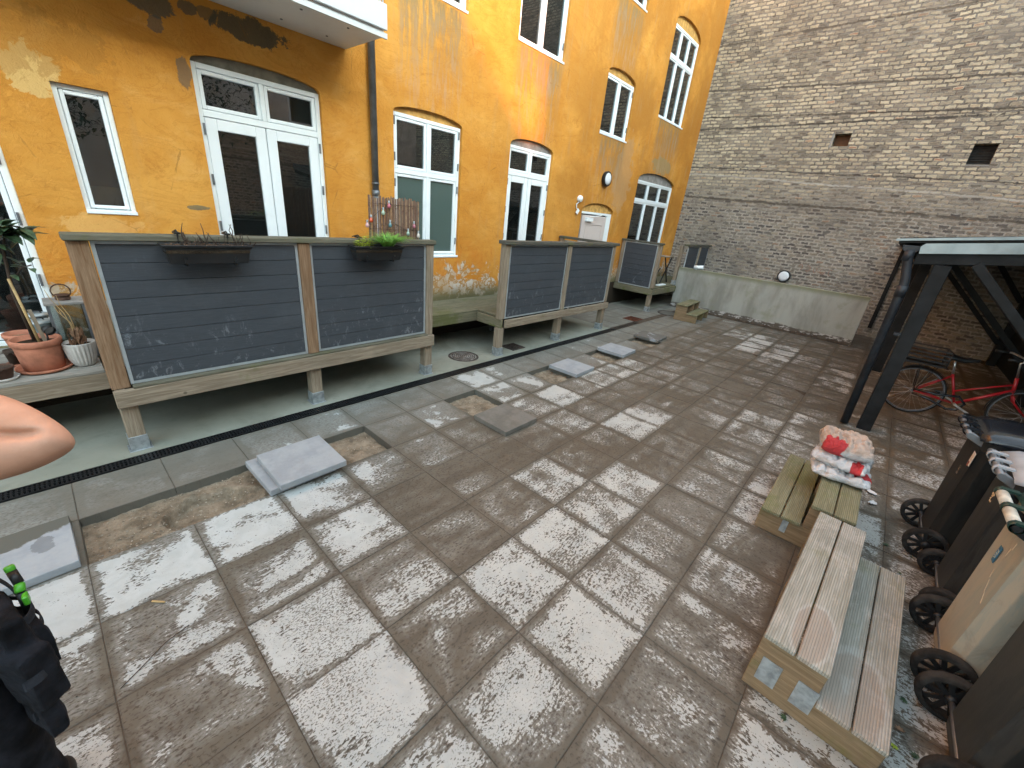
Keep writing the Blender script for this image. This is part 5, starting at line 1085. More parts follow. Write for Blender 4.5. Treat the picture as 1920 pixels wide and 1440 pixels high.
for k in range(34):
    x_ = random.choice([.98, 1.02, 1.3, 1.35, 1.2, 1.40, 1.12]) + random.uniform(-.05, .05); p = Vector((x_, random.uniform(.09, .16), 1.60)); pts = [p]; hh = random.choice([.05, .07, .09, .14])
    for s_ in range(4): p = p + Vector((random.uniform(-.022, .022), random.uniform(-.015, .012), hh / 3)); pts.append(p)
    b.tube(pts, [.0052, .0046, .004, .003, .002], 5)
for k in range(5):
    x_ = 1.0 + k * .09; pass
b.build('dead_twigs', M['stem'], t1); b = MB()
for k in range(110):
    p = Vector((random.uniform(.86, 1.38), random.uniform(.08, .17), 1.63)); [b.face(qd) for qd in leafpts(p, Vector((random.uniform(-1, 1), random.uniform(-1, 1), .2)), .018, .010, n=2)]
b.build('dry_leaves', M['dryleaf'], t1, fix=False)
t2 = planter('black planter with yellow green plant and long grass on the second panel', 2.30, 2.86, 1.635)
b = MB()
for k in range(260):
    a = random.uniform(0, 6.28); rr_ = random.uniform(0, 1) ** .6; p = Vector((2.44 + .10 * rr_ * math.cos(a), .12 + .05 * rr_ * math.sin(a), 1.61 + random.uniform(0, .11) * (1.1 - rr_ * .6)))
    for qd in leafpts(p, Vector((math.cos(a), math.sin(a), random.uniform(.1, .8))), random.uniform(.018, .032), .018, n=2): b.face(qd)
b.build('leafy_herb', M['leafy'], t2, fix=False)
b = MB()
for k in range(420):
    a = random.uniform(0, 6.28); p = Vector((2.70 + .06 * math.cos(a), .12 + .03 * math.sin(a), 1.63)); d = Vector((math.cos(a) * .6, math.sin(a) * .45 - .15, 1.0)).normalized(); L = random.uniform(.18, .36); w_ = .0030; pts = []
    for s_ in range(7): u = s_ / 6; pts.append(p + d * (L * u) + Vector((math.cos(a) * .14, math.sin(a) * .08 - .02, -.30)) * (u * u * L * 2.2) * random.uniform(.8, 1.0))
    sv = Vector((-math.sin(a), math.cos(a), 0)) * w_
    for p0, p1, f0, f1 in zip(pts, pts[1:], [1, 1, .9, .8, .6, .4], [1, .9, .8, .6, .4, .1]): b.face((p0 - sv * f0, p0 + sv * f0, p1 + sv * f1, p1 - sv * f1))
b.build('grass_tuft', M['grass'], t2, fix=False)

# bamboo screen with light bulbs
t = thing('bamboo_screen', 'small brown bamboo cane screen standing behind the top rail', 'screen', (2.95, .38, 0.6))
b = MB(); x_ = 2.645
while x_ < 3.27:
    r_ = random.uniform(.006, .011); tl = random.uniform(-.01, .01); b.cyl((x_ + tl, .37 + random.uniform(-.006, .006), .62), (x_, .37, 2.10 + random.uniform(-.02, .015)), r_, r_ * .85, n=7)
    for z_ in (1.75 + random.random() * .1, 1.95 + random.random() * .1): b.cyl((x_, .37, z_), (x_, .37, z_ + .006), r_ * 1.2, n=7)
    x_ += r_ * 2.05
b.build('canes', M['bamboo'], t)
b = MB()
for z_ in (1.78, 2.03): b.tube([(2.64 + k * .021, .355 + .004 * (-1) ** k, z_ + .002 * (-1) ** k) for k in range(31)], .0018, 4)
b.build('binding_wire', M['stem'], t)
sl = thing('string_lights', 'string of small coloured glass bulbs draped over the bamboo screen', 'string lights', (2.95, .33, 1.75))
cols = [('rose', (.45, .12, .16)), ('pale_green', (.35, .45, .35)), ('orange_red', (.50, .08, .03)), ('teal', (.10, .22, .24)), ('dull_rose', (.32, .12, .15)), ('clear_green', (.3, .42, .34)), ('pink', (.5, .3, .3)), ('clear', (.6, .55, .5))]
pos = [(2.86, 2.02), (2.79, 1.95), (2.645, 1.87), (2.87, 1.83), (3.18, 1.83), (3.10, 1.75), (2.60, 1.82), (3.24, 1.73)]
for (nm, cc), (x_, z_) in zip(cols, pos):
    mt = simple('bulb_' + nm, cc, .12, .6, 0, .1); bu = MB().lathe([(0, -.030), (.014, -.026), (.020, -.012), (.017, .004), (.009, .018), (.008, .022)], (x_, .335, z_), 14).build('bulb', mt, sl)
    MB().lathe([(.009, .022), (.010, .04), (.006, .048), (0, .048)], (x_, .335, z_), 10).build('bulb_socket', M['galv'], bu)
order = sorted(range(8), key=lambda k: pos[k][0]); b = MB(); pts = []
for k in order: pts += [(pos[k][0] - .02, .34, pos[k][1] + .03), (pos[k][0], .336, pos[k][1] + .048), (pos[k][0] + .025, .34, pos[k][1] + .03)]
b.tube(pts, .002, 5); b.build('cable', M['black'], sl)

# ------------------------------------------------------------------ pots and things on the left deck
DZ0 = 0.601
pt = thing('terracotta_pot', 'large terracotta pot with a staked rubber plant on a saucer', 'potted plant', (0.055, .83, DZ0)); c = (0.055, .83, DZ0 + .012)
MB().lathe([(0, 0), (.105, 0), (.115, .008), (.130, .185), (.130, .19), (.140, .195), (.142, .235), (.136, .242), (.124, .240), (.118, .20), (0, .198)], c, 40).build('pot', M['terra'], pt)
MB().lathe([(0, 0), (.13, 0), (.155, .012), (.160, .030), (.152, .030), (.145, .014), (0, .010)], (0.055, .83, DZ0), 40).build('saucer', M['terra'], pt)
MB().lathe([(0, .215), (.08, .212), (.118, .204)], c, 24).build('soil', M['soil'], pt)
b = MB(); b.tube([(.05, .86, .8), (.03, .87, 1.2), (.06, .86, 1.5), (.10, .84, 1.62)], [.011, .010, .008, .006], 8); b.tube([(.06, .86, 1.3), (.12, .83, 1.38), (.17, .81, 1.40)], .004, 6); b.tube([(.05, .86, 1.45), (.0, .84, 1.6), (-.04, .83, 1.72)], .005, 6)
b.build('stem', M['stem'], pt)
b = MB(); b.cyl((.075, .80, .80), (.035, .85, 1.30), .0085, n=8); b.build('bamboo_stake', M['cane'], pt); b = MB(); b.obox((.095, .795, .93), (.022, .014, .30), Matrix.Rotation(-.10, 3, 'Y')); b.build('grey_stake', M['wood2'], pt)
b = MB()
for hub, n_, L_ in ((Vector((.10, .84, 1.62)), 34, .14), (Vector((-.03, .83, 1.72)), 20, .13), (Vector((.18, .82, 1.60)), 12, .12), (Vector((.02, .86, 1.50)), 10, .12), (Vector((.16, .81, 1.40)), 5, .08), (Vector((.05, .85, 1.36)), 4, .08)):
    for k in range(n_):
        a = k * 2.4 + random.random() * .5; el = random.uniform(-.5, .9); d = Vector((math.cos(a) * math.cos(el), math.sin(a) * math.cos(el), math.sin(el)))
        for qd in leafpts(hub + d * .015 + Vector((0, 0, random.uniform(-.04, .05))), d, L_ * random.uniform(.7, 1.1), L_ * .50, bend=.35, n=5): b.face(qd, True)
b.build('foliage', M['leafg'], pt, fix=False); b = MB()
for qd in leafpts(Vector((.11, .80, 1.66)), Vector((-.5, -.6, .5)), .05, .03, n=4): b.face(qd)
for qd in leafpts(Vector((.0, .78, 1.78)), Vector((.8, -.5, -.2)), .09, .03, n=4): b.face(qd)
b.build('yellow_leaf', simple('yellow_leaf', (.55, .30, .04), .6), pt, fix=False)
sp_ = thing('spike_light', 'small black garden spotlight stuck in the terracotta pot', 'spotlight', (.115, .79, .82))
b = MB(); b.cyl((.115, .79, .80), (.125, .77, .89), .006); b.lathe([(0, -.03), (.022, -.026), (.032, .0), (.036, .03), (.033, .03)], (.135, .755, .93), 20, M3=Matrix.Rotation(1.9, 3, 'X') @ Matrix.Rotation(.5, 3, 'Y')); b.build('housing', M['black'], sp_)
MB().lathe([(0, .018), (.031, .018)], (.135, .755, .93), 20, M3=Matrix.Rotation(1.9, 3, 'X') @ Matrix.Rotation(.5, 3, 'Y')).build('lens', M['rim'], sp_)
wp = thing('white_fluted_pot', 'pale fluted pot holding a withered plant at the end of the deck', 'potted plant', (.275, .80, DZ0)); fl = lambda a, z: .045 * math.sin(a * 22 + z * 12) * (1 if .02 < z < .165 else 0)
MB().lathe([(0, 0), (.055, 0), (.068, .012), (.083, .07), (.093, .15), (.096, .185), (.098, .195), (.092, .196), (.088, .17), (0, .165)], (.275, .80, DZ0), 132, flute=fl).build('pot', M['whitepot'], wp)
MB().lathe([(0, .175), (.088, .17)], (.275, .80, DZ0), 24).build('soil', M['soil'], wp)
b = MB(); 
for (x_, y_, z_) in ((.19, .80, 1.22), (.24, .82, 1.17), (.21, .78, 1.10), (.23, .84, 1.05)):
    base = Vector((.27, .80, .79)); tp = Vector((x_, y_, z_)); mid = base.lerp(tp, .5) + Vector((.02, 0, .03)); b.tube([base, base.lerp(mid, .6) + Vector((.008, 0, 0)), mid, mid.lerp(tp, .6) + Vector((-.01, .01, 0)), tp], [.004, .0035, .003, .0025, .0015], 5)
b.build('stem', M['cane'], wp); b = MB()
for k in range(60):
    p = Vector((.265 + random.uniform(-.03, .05), .80 + random.uniform(-.03, .03), .80 + random.uniform(0, .13))); d = Vector((random.uniform(-.6, .6), random.uniform(-.6, .6), -1))
    for qd in leafpts(p, d, random.uniform(.04, .08), .022, bend=.5, n=3): b.face(qd)
b.build('withered_leaves', M['dryleaf'], wp, fix=False)
# lantern
ln = thing('lantern', 'tall metal garden lantern with glass sides and a ring handle', 'lantern', (.275, 1.08, DZ0)); x0, x1, y0, y1 = .165, .385, .97, 1.19; zt = 1.06
b = MB()
for x_ in (x0, x1 - .018):
    for y_ in (y0, y1 - .018): b.box(x_, x_ + .018, y_, y_ + .018, DZ0 + .02, zt)
b.box(x0, x1, y0, y1, DZ0, DZ0 + .02); b.build('frame', M['zinc'], ln)
b = MB(); b.box(x0 + .019, x1 - .019, y0 + .006, y0 + .009, DZ0 + .021, zt - .001); b.box(x1 - .010, x1 - .007, y0 + .02, y1 - .02, DZ0 + .021, zt - .001); b.box(x0 + .007, x0 + .010, y0 + .02, y1 - .02, DZ0 + .021, zt - .001); b.build('pane', M['glass'], ln)
rf = MB().box(x0 - .008, x1 + .008, y0 - .008, y1 + .008, zt, zt + .02).build('roof', M['greyinfill'], ln, bev=.003)
MB().lathe([(.045, 0), (.047, .02), (.038, .022), (.038, .03), (.048, .034), (.046, .042), (0, .045)], (.275, 1.08, zt + .021), 24).build('vent_cap', M['copper'], rf)
b = MB(); b.tube([(.275 + .056 * math.cos(a), 1.08, zt + .09 + .056 * math.sin(a)) for a in [2 * math.pi * k / 24 for k in range(24)]], .0048, 8, True); b.build('ring_handle', M['copper'], rf)
MB().cyl((.275, 1.08, DZ0 + .02), (.275, 1.08, DZ0 + .16), .035, n=18).build('candle', M['whitepot'], ln)
for (x_, y_, hh, r_, lab) in ((.095, 1.38, .30, .085, 'lidded grey milk churn near the wall, behind the other one'), (.10, 1.17, .29, .090, 'lidded grey milk churn in front, beside the lantern')):
    ch = thing('milk_churn', lab, 'milk churn', (x_, y_, DZ0), group='two grey milk churns on the left deck')
    MB().lathe([(0, 0), (r_ * .95, 0), (r_, .01), (r_, hh * .6), (r_ * .8, hh * .8), (r_ * .72, hh * .9), (r_ * .85, hh), (0, hh)], (x_, y_, DZ0), 32).build('body', M['churn'], ch)
    ld = MB().lathe([(r_ * .87, .0), (r_ * .89, .012), (r_ * .5, .018), (0, .020)], (x_, y_, DZ0 + hh + .001), 32).build('lid', M['churnlid'], ch)
    b = MB(); b.tube([(x_ - .03, y_, DZ0 + hh + .018), (x_ - .02, y_, DZ0 + hh + .035), (x_ + .02, y_, DZ0 + hh + .035), (x_ + .03, y_, DZ0 + hh + .018)], .006, 8); b.build('lid_knob', M['black'], ld)
for (x_, y_, r_, hh, mt, lab) in ((-.03, 1.24, .10, .20, 'terra', 'empty terracotta bowl behind the large pot'), (-.16, .72, .07, .10, 'copper', 'small dark pot on a saucer at the left edge'), (-.09, 1.02, .05, .13, 'stem', 'little brown jar behind the terracotta pot')):
    q_ = thing('flower_pot', lab, 'pot', (x_, y_, DZ0))
    MB().lathe([(0, 0.012), (r_ * .7, .012), (r_ * .95, hh * .85), (r_, hh * .86), (r_, hh), (r_ * .9, hh), (r_ * .85, hh * .8), (0, hh * .75)], (x_, y_, DZ0), 28).build('pot', M[mt], q_); MB().lathe([(0, 0), (r_ * 1.05, 0), (r_ * 1.2, .022), (r_ * 1.12, .022), (r_, .008), (0, .008)], (x_, y_, DZ0), 28).build('saucer', M['whitepot' if mt == 'copper' else 'terra'], q_)
    b = MB()
    for k in range(14): a = k * 2.4; [b.face(qd) for qd in leafpts(Vector((x_, y_, DZ0 + hh * .8)), Vector((math.cos(a), math.sin(a), .7)), .07, .03, bend=.6)]
    b.build('foliage', M['stem'] if mt != 'terra' else M['dryleaf'], q_, fix=False)

# folding table and chair on the far deck
tb = thing('folding_table', 'small dark bistro table on the far deck', 'table', (11.95, 1.05, DZ)); b = MB(); b.box(11.7, 12.25, .80, 1.35, 1.30, 1.32); b.build('table_top', M['wood0'], tb)
b = MB()
for y_ in (.84, 1.30):
    b.bar((11.74, y_, .61), (12.20, y_, 1.295), .025, .025); b.bar((12.20, y_, .61), (11.74, y_, 1.295), .025, .025)
b.build('leg', M['black'], tb)
ch = thing('folding_chair', 'black slatted folding chair beside the bistro table on the far deck', 'chair', (11.25, 1.0, DZ)); b = MB()
for k in range(6): b.box(11.05, 11.42, .82 + k * .06, .86 + k * .06, 1.03, 1.045)
b.build('seat', M['black'], ch); b = MB()
for y_ in (.80, 1.19): b.bar((11.06, y_, .61), (11.45, y_, 1.03), .022, .022); b.bar((11.46, y_, .61), (11.02, y_, 1.05), .022, .022); b.bar((11.02, y_, 1.05), (11.0, y_, 1.46), .022, .022)
b.build('frame', M['black'], ch); b = MB()
for z_ in (1.25, 1.33, 1.41): b.box(10.99, 11.01, .80, 1.19, z_, z_ + .04)
b.build('backrest', M['black'], ch)
tag(MB().box(11.15, 11.60, 0.60, 0.70, DZ + .002, DZ + .03).build('timber_offcut', M['white'], bev=.004), 'short pale board lying on the edge of the far deck', 'board')

# small items on the sill of the upper two pane window
vz = thing('sill_vase', 'white vase with twigs behind the upper two pane window', 'vase', (6.13, W + .22, 4.60)); MB().lathe([(0, 0), (.06, 0), (.10, .08), (.06, .16), (.03, .22), (.035, .24), (0, .24)], (6.13, W + .22, 4.57), 20).build('vase', M['whitepot'], vz)
tag(MB().tube([(6.6, W + .2, 4.6), (6.8, W + .22, 4.72), (7.0, W + .2, 4.60)], .02, 8).build('sill_ornament', M['whitepot']), 'white ornament lying behind the upper two pane window', 'ornament')
tag(MB().box(4.74, 4.80, W + .13, W + .16, 1.36, 1.44).build('red_sticker_box', simple('red_box', (.5, .03, .04), .5)), 'tiny red box behind the frosted pane of the four pane window', 'box')
bsk = thing('woven_basket', 'woven basket behind the narrow window', 'basket', (.80, W + .25, 1.62)); MB().lathe([(0, 0), (.10, 0), (.13, .22), (.12, .22), (.1, .18), (0, .17)], (.80, W + .27, 1.72), 28).build('basket', M['cane'], bsk)
MB().box(.55, 1.0, W + .15, W + .45, 1.66, 1.70).build('inner_sill', M['room'], bld)

# ------------------------------------------------------------------ person at the left edge
def skinmesh(name, V, Ed, rad, mat, parent=None, sub=2, remesh=0):
    me = bpy.data.meshes.new(name); me.from_pydata(V, Ed, []); o = bpy.data.objects.new(name, me); COL.objects.link(o)
    sk = o.modifiers.new('skin', 'SKIN'); sk.use_smooth_shade = True
    for i, r in enumerate(rad): me.skin_vertices[0].data[i].radius = r if isinstance(r, tuple) else (r, r)
    me.skin_vertices[0].data[0].use_root = True
    s_ = o.modifiers.new('sub', 'SUBSURF'); s_.levels = sub; s_.render_levels = sub
    dg = bpy.context.evaluated_depsgraph_get(); m2 = bpy.data.meshes.new_from_object(o.evaluated_get(dg)); bpy.data.objects.remove(o)
    if remesh:
        o = bpy.data.objects.new('tmp', m2); COL.objects.link(o); rm = o.modifiers.new('r', 'REMESH'); rm.mode = 'VOXEL'; rm.voxel_size = remesh; sm = o.modifiers.new('s', 'SMOOTH'); sm.iterations = 4; sm.factor = .5
        dg = bpy.context.evaluated_depsgraph_get(); m2 = bpy.data.meshes.new_from_object(o.evaluated_get(dg)); bpy.data.objects.remove(o)
    m2.materials.clear(); m2.materials.append(mat)
    for p in m2.polygons: p.use_smooth = True
    o = bpy.data.objects.new(name, m2); COL.objects.link(o)
    if parent: o.parent = parent
    return o
px, py = -0.335, -2.34
J = dict(pel=(px, py, .95), waist=(px, py, 1.10), chest=(px, py + .01, 1.30), neck=(px, py + .01, 1.47), neck2=(px, py + .03, 1.54), head=(px, py + .05, 1.63), head2=(px, py + .05, 1.74),
         shR=(px + .19, py + .02, 1.415), elR=(.148, -2.40, 1.436), wrR=(-.08, -2.04, 1.525), haR=(-.13, -1.98, 1.56), shL=(px - .19, py + .02, 1.415), elL=(px - .27, py - .02, 1.13), wrL=(px - .24, py + .14, .92), haL=(px - .23, py + .18, .86),
         hiR=(px + .10, py, .92), knR=(px + .13, py + .03, .50), anR=(px + .14, py - .01, .09), toR=(px + .17, py + .15, .035), hiL=(px - .10, py, .92), knL=(px - .13, py + .03, .50), anL=(px - .14, py - .01, .09), toL=(px - .17, py + .15, .035))
K = list(J); ix = {k: i for i, k in enumerate(K)}; Ed = [(ix[a], ix[b]) for a, b in (('pel', 'waist'), ('waist', 'chest'), ('chest', 'neck'), ('neck', 'neck2'), ('neck2', 'head'), ('head', 'head2'), ('chest', 'shR'), ('chest', 'shL'), ('shR', 'elR'), ('elR', 'wrR'), ('wrR', 'haR'), ('shL', 'elL'), ('elL', 'wrL'), ('wrL', 'haL'), ('pel', 'hiR'), ('hiR', 'knR'), ('knR', 'anR'), ('anR', 'toR'), ('pel', 'hiL'), ('hiL', 'knL'), ('knL', 'anL'), ('anL', 'toL'))]
rd = dict(pel=(.15, .11), waist=(.14, .10), chest=(.16, .11), neck=.065, neck2=.058, head=.085, head2=.07, shR=.068, elR=.048, wrR=.030, haR=.034, shL=.065, elL=.045, wrL=.028, haL=.034, hiR=.095, knR=.062, anR=.045, toR=.035, hiL=.095, knL=.062, anL=.045, toL=.035)
# denser arm so that the elbow keeps a firm outline
V = [Vector(J[k]) for k in K]; R_l = [rd[k] for k in K]
def split(a, b, f, r):
    i, j = ix[a], ix[b]; e = (i, j) if (i, j) in Ed else (j, i); Ed.remove(e); V.append(V[i].lerp(V[j], f)); R_l.append(r); n_ = len(V) - 1; Ed.extend([(i, n_), (n_, j)]); return n_
def chain(a, b, pts):
    i, j = ix[a], ix[b]; e = (i, j) if (i, j) in Ed else (j, i); Ed.remove(e); last = i
    for p, r_ in pts: V.append(Vector(p)); R_l.append(r_); Ed.append((last, len(V) - 1)); last = len(V) - 1
    Ed.append((last, j))
chain('shR', 'elR', [((-.03, -2.325, 1.405), .068), ((.045, -2.345, 1.412), .064), ((.10, -2.375, 1.424), .056)])
chain('elR', 'wrR', [((.105, -2.345, 1.455), .052), ((.055, -2.255, 1.478), .056), ((-.01, -2.16, 1.502), .050)])
split('shL', 'elL', .5, .052); split('elL', 'wrL', .3, .046); split('hiR', 'knR', .5, .085); split('hiL', 'knL', .5, .085); split('knR', 'anR', .35, .062); split('knL', 'anL', .35, .062)
pr_ = skinmesh('person', V, Ed, R_l, M['skin'], sub=3, remesh=.006)
A_, B_, C_ = Vector((.037, -2.236, 1.423)), Vector((.113, -2.317, 1.438)), cam.matrix_world.translation
N_ = (A_ - C_).cross(B_ - C_).normalized(); W_ = (A_ - C_).normalized(); AB = B_ - A_; AB -= W_ * AB.dot(W_)
for v in pr_.data.vertices:
    t_ = (v.co - A_).dot(AB) / AB.length_squared
    if -1.0 < t_ < 1.05 and (v.co - A_).length < .25 and v.co.x > -.14:
        d_ = (v.co - C_).dot(N_); f_ = min(1, max(0, (1.05 - t_) / .35)); v.co += (v.co - C_).normalized() * (.030 * f_ * math.exp(-(d_ / .010) ** 2)) - N_ * 0
tag(pr_, 'person at the left edge in black work trousers, one bare arm bent', 'person')
def hand(w_, d, up, parent, curl):
    w_ = Vector(w_); d = Vector(d).normalized(); s_ = d.cross(Vector(up)).normalized(); u_ = s_.cross(d); V_ = [w_, w_ + d * .045]; E_ = [(0, 1)]; r_ = [.026, .022]
    for k, (off, L) in enumerate(((-.030, .062), (-.010, .072), (.010, .068), (.030, .052))):
        p0 = w_ + d * .075 + s_ * off; V_.append(p0); r_.append(.0105); i0 = len(V_) - 1; E_.append((1, i0)); p = p0; dd = d.copy()
        for q_ in range(3): dd = (dd - u_ * curl).normalized(); p = p + dd * L / 2.6; V_.append(p); r_.append(.0085 - q_ * .0008); E_.append((len(V_) - 2, len(V_) - 1))
    p = w_ + d * .03 - s_ * .035; V_.append(p); r_.append(.012); E_.append((0, len(V_) - 1)); V_.append(p + (d - s_ * .7).normalized() * .03); r_.append(.010); E_.append((len(V_) - 2, len(V_) - 1)); V_.append(V_[-1] + (d - s_ * .2).normalized() * .026); r_.append(.008); E_.append((len(V_) - 2, len(V_) - 1))
    return skinmesh('hand', V_, E_, r_, M['skin'], parent, 2)
hand(J['wrR'], Vector(J['haR']) - Vector(J['wrR']), (0, 0, 1), pr_, .45); hand(J['wrL'], (0, .3, -1), (1, 0, 0), pr_, .3)
# face details
hd = Vector(J['head']); b = MB()
for s_ in (-1, 1): m = bmesh.ops.create_icosphere(b.b, subdivisions=2, radius=.012, matrix=Matrix.Translation(hd + Vector((s_ * .032, .075, .04))))
b.build('eyes', M['lampwhite'], pr_); b = MB(); m = bmesh.ops.create_icosphere(b.b, subdivisions=2, radius=.016, matrix=Matrix.Translation(hd + Vector((0, .095, .01))) @ Matrix.Diagonal((.8, 1, 1.6, 1))); b.build('nose', M['skin'], pr_)
b = MB()
for s_ in (-1, 1): m = bmesh.ops.create_icosphere(b.b, subdivisions=2, radius=.026, matrix=Matrix.Translation(hd + Vector((s_ * .088, -.005, .02))) @ Matrix.Diagonal((.4, .8, 1.2, 1)))
b.build('ears', M['skin'], pr_); b = MB(); b.obox(hd + Vector((0, .085, -.03)), (.045, .012, .010)); b.build('mouth', simple('lips', (.35, .12, .10), .5), pr_, bev=.004)
b = MB(); bmesh.ops.create_icosphere(b.b, subdivisions=4, radius=.100, matrix=Matrix.Translation(hd + Vector((0, -.022, .065))) @ Matrix.Diagonal((.98, 1.02, .95, 1)))
for v in b.b.verts: v.co += v.co.normalized() * (mn.noise(v.co * 40) * .006)
b.build('hair', M['hair'], pr_)
def subset(names, radii, edges, name, mat, sub=2):
    V_ = [Vector(J[n]) if isinstance(n, str) else Vector(n) for n in names]; return skinmesh(name, V_, edges, radii, mat, pr_, sub)
sleeve = Vector(J['shR']).lerp(Vector(J['elR']), .30); sleevL = Vector(J['shL']).lerp(Vector(J['elL']), .45)
subset(['waist', 'chest', 'neck', 'shR', sleeve, 'shL', sleevL, (px, py, .98)], [(.165, .125), (.185, .135), .085, .095, .085, .09, .08, (.16, .12)], [(0, 1), (1, 2), (1, 3), (3, 4), (1, 5), (5, 6), (0, 7)], 'shirt', M['shirt'])
tr = subset([(px, py, 1.02), 'pel', 'hiR', (px + .125, py + .02, .70), 'knR', (px + .14, py, .12), 'hiL', (px - .125, py + .02, .70), 'knL', (px - .14, py, .12)], [(.172, .135), (.175, .14), .125, .115, .098, .085, .125, .115, .098, .085], [(0, 1), (1, 2), (2, 3), (3, 4), (4, 5), (1, 6), (6, 7), (7, 8), (8, 9)], 'trousers', M['cloth'], 3)
dm = tr.modifiers.new('crease', 'DISPLACE'); tx = bpy.data.textures.new('crease', 'CLOUDS'); tx.noise_scale = .12; tx.noise_depth = 3; dm.texture = tx; dm.strength = .035; dm.mid_level = .5
for s_, n_ in ((1, 'R'), (-1, 'L')):
    a_ = Vector(J['an' + n_]); t_ = Vector(J['to' + n_]); b = MB(); subset([a_ + Vector((0, -.03, -.045)), a_, (t_.x, t_.y - .03, .045), (t_.x, t_.y + .05, .035)], [.042, .062, .048, .035], [(0, 1), (0, 2), (2, 3)], 'boot', M['boot'])
# holster pocket with loops and a green tool at the right hip
hp = MB(); hx, hy_ = px + .262, py - .02
def pouch(cx, cy, z0, z1, w_, d_, rz): 
    R3 = Matrix.Rotation(rz, 3, 'Z'); hp.obox((cx, cy, (z0 + z1) / 2), (d_, w_, z1 - z0), R3)
pouch(hx + .0, hy_ - .03, .74, 1.00, .16, .05, .25); pouch(hx + .028, hy_ - .02, .76, .93, .12, .05, .25); pouch(hx + .01, hy_ - .10, .70, .90, .10, .07, .6); pouch(hx - .01, hy_ - .06, .56, .74, .17, .045, .3)
ho = hp.build('holster_pocket', M['cloth'], pr_)
rm = ho.modifiers.new('r', 'REMESH'); rm.mode = 'VOXEL'; rm.voxel_size = .007; s1 = ho.modifiers.new('s', 'SMOOTH'); s1.iterations = 10; s1.factor = .5; d1_ = ho.modifiers.new('d', 'DISPLACE'); d1_.texture = tx; d1_.strength = .022; d1_.mid_level = .5; ho.modifiers.new('s2', 'SMOOTH').iterations = 2
def ribbon(mb, pts, w_):
    P = [Vector(p) for p in pts]; P = [P[0] * 2 - P[1]] + P + [P[-1] * 2 - P[-2]]; out = []
    for i in range(1, len(P) - 2):
        for q in range(6):
            t = q / 6; a, b, c, d = P[i - 1:i + 3]; out.append(.5 * ((2 * b) + (c - a) * t + (2 * a - 5 * b + 4 * c - d) * t * t + (3 * b - a - 3 * c + d) * t ** 3))
    out.append(P[-2])
    for a, b in zip(out, out[1:]):
        d = (b - a).normalized(); nrm = Vector((1, 0, 0)); u = d.cross(nrm).normalized(); mb.obox((a + b) / 2, (.0035, (b - a).length * 1.15, w_), Matrix((nrm, d, u)).transposed())
hp = MB()
for k, (dx, dy, z_) in enumerate(((.058, -.02, .90), (.060, -.02, .83), (.050, -.10, .82), (.030, -.06, .66), (.055, -.03, .96))):
    c_ = Vector((hx + dx - .008, hy_ + dy, z_)); hp = MB(); ribbon(hp, [c_ + Vector((-.035, .065, .01)), c_ + Vector((-.004, .04, .0)), c_ + Vector((.004, 0, -.006)), c_ + Vector((-.006, -.045, 0)), c_ + Vector((-.04, -.07, .008))], .026); hp.build('webbing_loop', M['cloth2'], ho)
hp = MB()
ribbon(hp, [(hx + .0, hy_ + .07, 1.03), (hx + .022, hy_ + .05, .98), (hx + .035, hy_ + .0, .90), (hx + .03, hy_ - .06, .80), (hx + .01, hy_ - .10, .72)], .022)
hp.build('webbing_loop', M['cloth2'], ho)
gt_ = thing('cutter_knife', 'bright green handled tool sticking out of the black hip pocket', 'tool', (hx + .03, hy_ + .02, .98))
b = MB(); b.cyl((hx + .035, hy_ + .045, 1.045), (hx + .033, hy_ + .053, 1.062), .011, n=14); b.build('end_cap', M['green'], gt_, bev=.003); b = MB(); b.cyl((hx + .04, hy_ + .0, 1.0), (hx + .042, hy_ + .018, 1.018), .011, n=14); b.obox((hx + .046, hy_ - .015, .985), (.012, .03, .03)); b.build('grip', M['green'], gt_, bev=.003)
b = MB(); b.cyl((hx + .042, hy_ + .018, 1.018), (hx + .035, hy_ + .045, 1.045), .011, n=12); b.cyl((hx + .04, hy_ - .01, .93), (hx + .04, hy_, 1.0), .010, n=12); b.build('shaft', M['black'], gt_)

# ------------------------------------------------------------------ unseen buildings added behind the camera, notched to shape the sun patch
OY = -12.0; off = (W - OY) * math.tan(SUN_EL)
nz = 3.22 + off
mo = simple('blocker_render', (0.66, 0.65, 0.62), 0.9, var=.15, scale=1); mo2 = simple('blocker_brick', (0.55, 0.50, 0.44), 0.9, var=.2, scale=3)  # added blocker walls kept pale to bounce light into the yard
fX = lambda u, v, t: (u, t, v)
def facade(t, xs, zs):
    for x_ in xs:
        for z_ in zs:
            fr = MB().box(x_, x_ + 1.1, OY + .002, OY + .05, z_, z_ + 1.6).build('window', M['white'], t); MB().box(x_ + .08, x_ + 1.02, OY + .051, OY + .056, z_ + .08, z_ + 1.52).build('pane', M['glass'], fr)
            MB().box(x_ + .05, x_ + 1.05, OY + .0505, OY + .0508, z_ + .05, z_ + 1.55).build('blind', M['dark'], fr)
oa = thing('apartment_building', 'pale rendered building added behind the camera, roof cut to shape the sun patch', 'building', (-8, OY, 0))
lx = 6.42; sl_ = .84
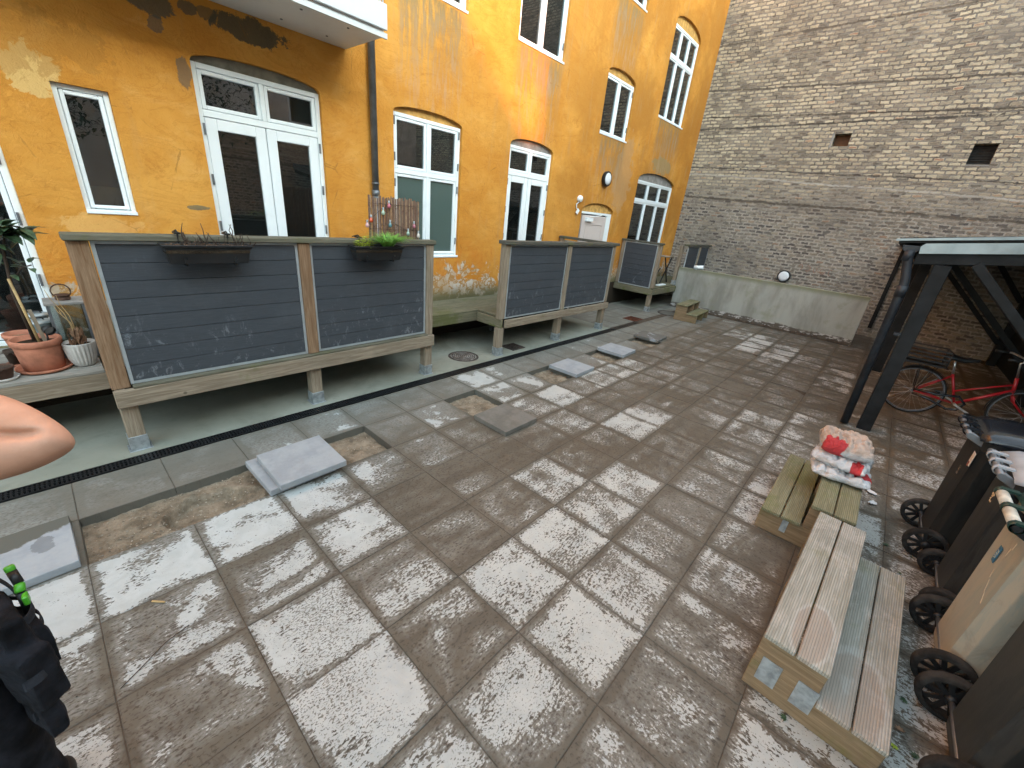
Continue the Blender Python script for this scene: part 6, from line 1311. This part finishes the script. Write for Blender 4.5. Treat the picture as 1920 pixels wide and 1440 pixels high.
MB().prism([(-26, -.1), (lx + .28, -.1), (lx + .28, nz - .02), (lx, nz), (lx - (10.3 - nz) / sl_, 10.3), (-26, 10.3)], fX, OY - 5, OY).build('wall', mo, oa)
facade(oa, [-18 + 3 * k for k in range(8)], [1.2, 4.2])
ob_ = thing('apartment_building', 'taller brick building added behind the camera, its edge bounding the sun patch', 'building', (16, OY, 0))
MB().box(lx + .29, 26, OY - 5, OY - .001, -.1, 12.9).build('wall', mo2, ob_); facade(ob_, [8 + 3 * k for k in range(5)], [1.2, 4.4, 7.6, 10.2])
# tree behind the camera, seen only as a reflection in the door panes
tt = thing('courtyard_tree', 'leafy courtyard tree behind the camera that the upper door panes reflect', 'tree', (-3.2, -7.5, 0)); b = MB(); b.tube([(-3.2, -7.5, 0), (-3.1, -7.4, 2.2), (-3.2, -7.3, 4.5), (-3.0, -7.2, 6.5)], [.18, .15, .11, .05], 10)
for k in range(10): a = k * 2.4; z_ = 2.6 + k * .35; b.tube([(-3.15, -7.4, z_), (-3.15 + math.cos(a) * .9, -7.4 + math.sin(a) * .9, z_ + .7), (-3.15 + math.cos(a) * 1.7, -7.4 + math.sin(a) * 1.7, z_ + 1.2)], [.06, .04, .015], 6)
b.build('trunk', M['stem'], tt); b = MB()
for k in range(4200):
    a = random.uniform(0, 6.28); z_ = random.uniform(2.8, 7.6); rr_ = (1 - ((z_ - 5.0) / 3.0) ** 2) ** .5 * 2.3 * random.uniform(.25, 1) if abs(z_ - 5) < 2.99 else .2
    if mn.noise(Vector((math.cos(a) * rr_, math.sin(a) * rr_, z_)) * 1.3) < -.12: continue
    p = Vector((-3.15 + rr_ * math.cos(a), -7.4 + rr_ * math.sin(a), z_)); d = Vector((random.uniform(-1, 1), random.uniform(-1, 1), random.uniform(-.6, .4)))
    for qd in leafpts(p, d, .16, .09, n=2): b.face(qd)
b.build('crown', M['leafg'], tt, fix=False)
for (x_, y_, lab) in ((0.6, -9.5, 'second courtyard tree behind the camera, straight behind the nearest deck'), (4.2, -10.2, 'third courtyard tree, close to the pale building behind the camera')):
    c_ = copy_tree(tt); c_.location = (x_, y_, 0); c_.rotation_euler = (0, 0, x_); c_['label'] = lab
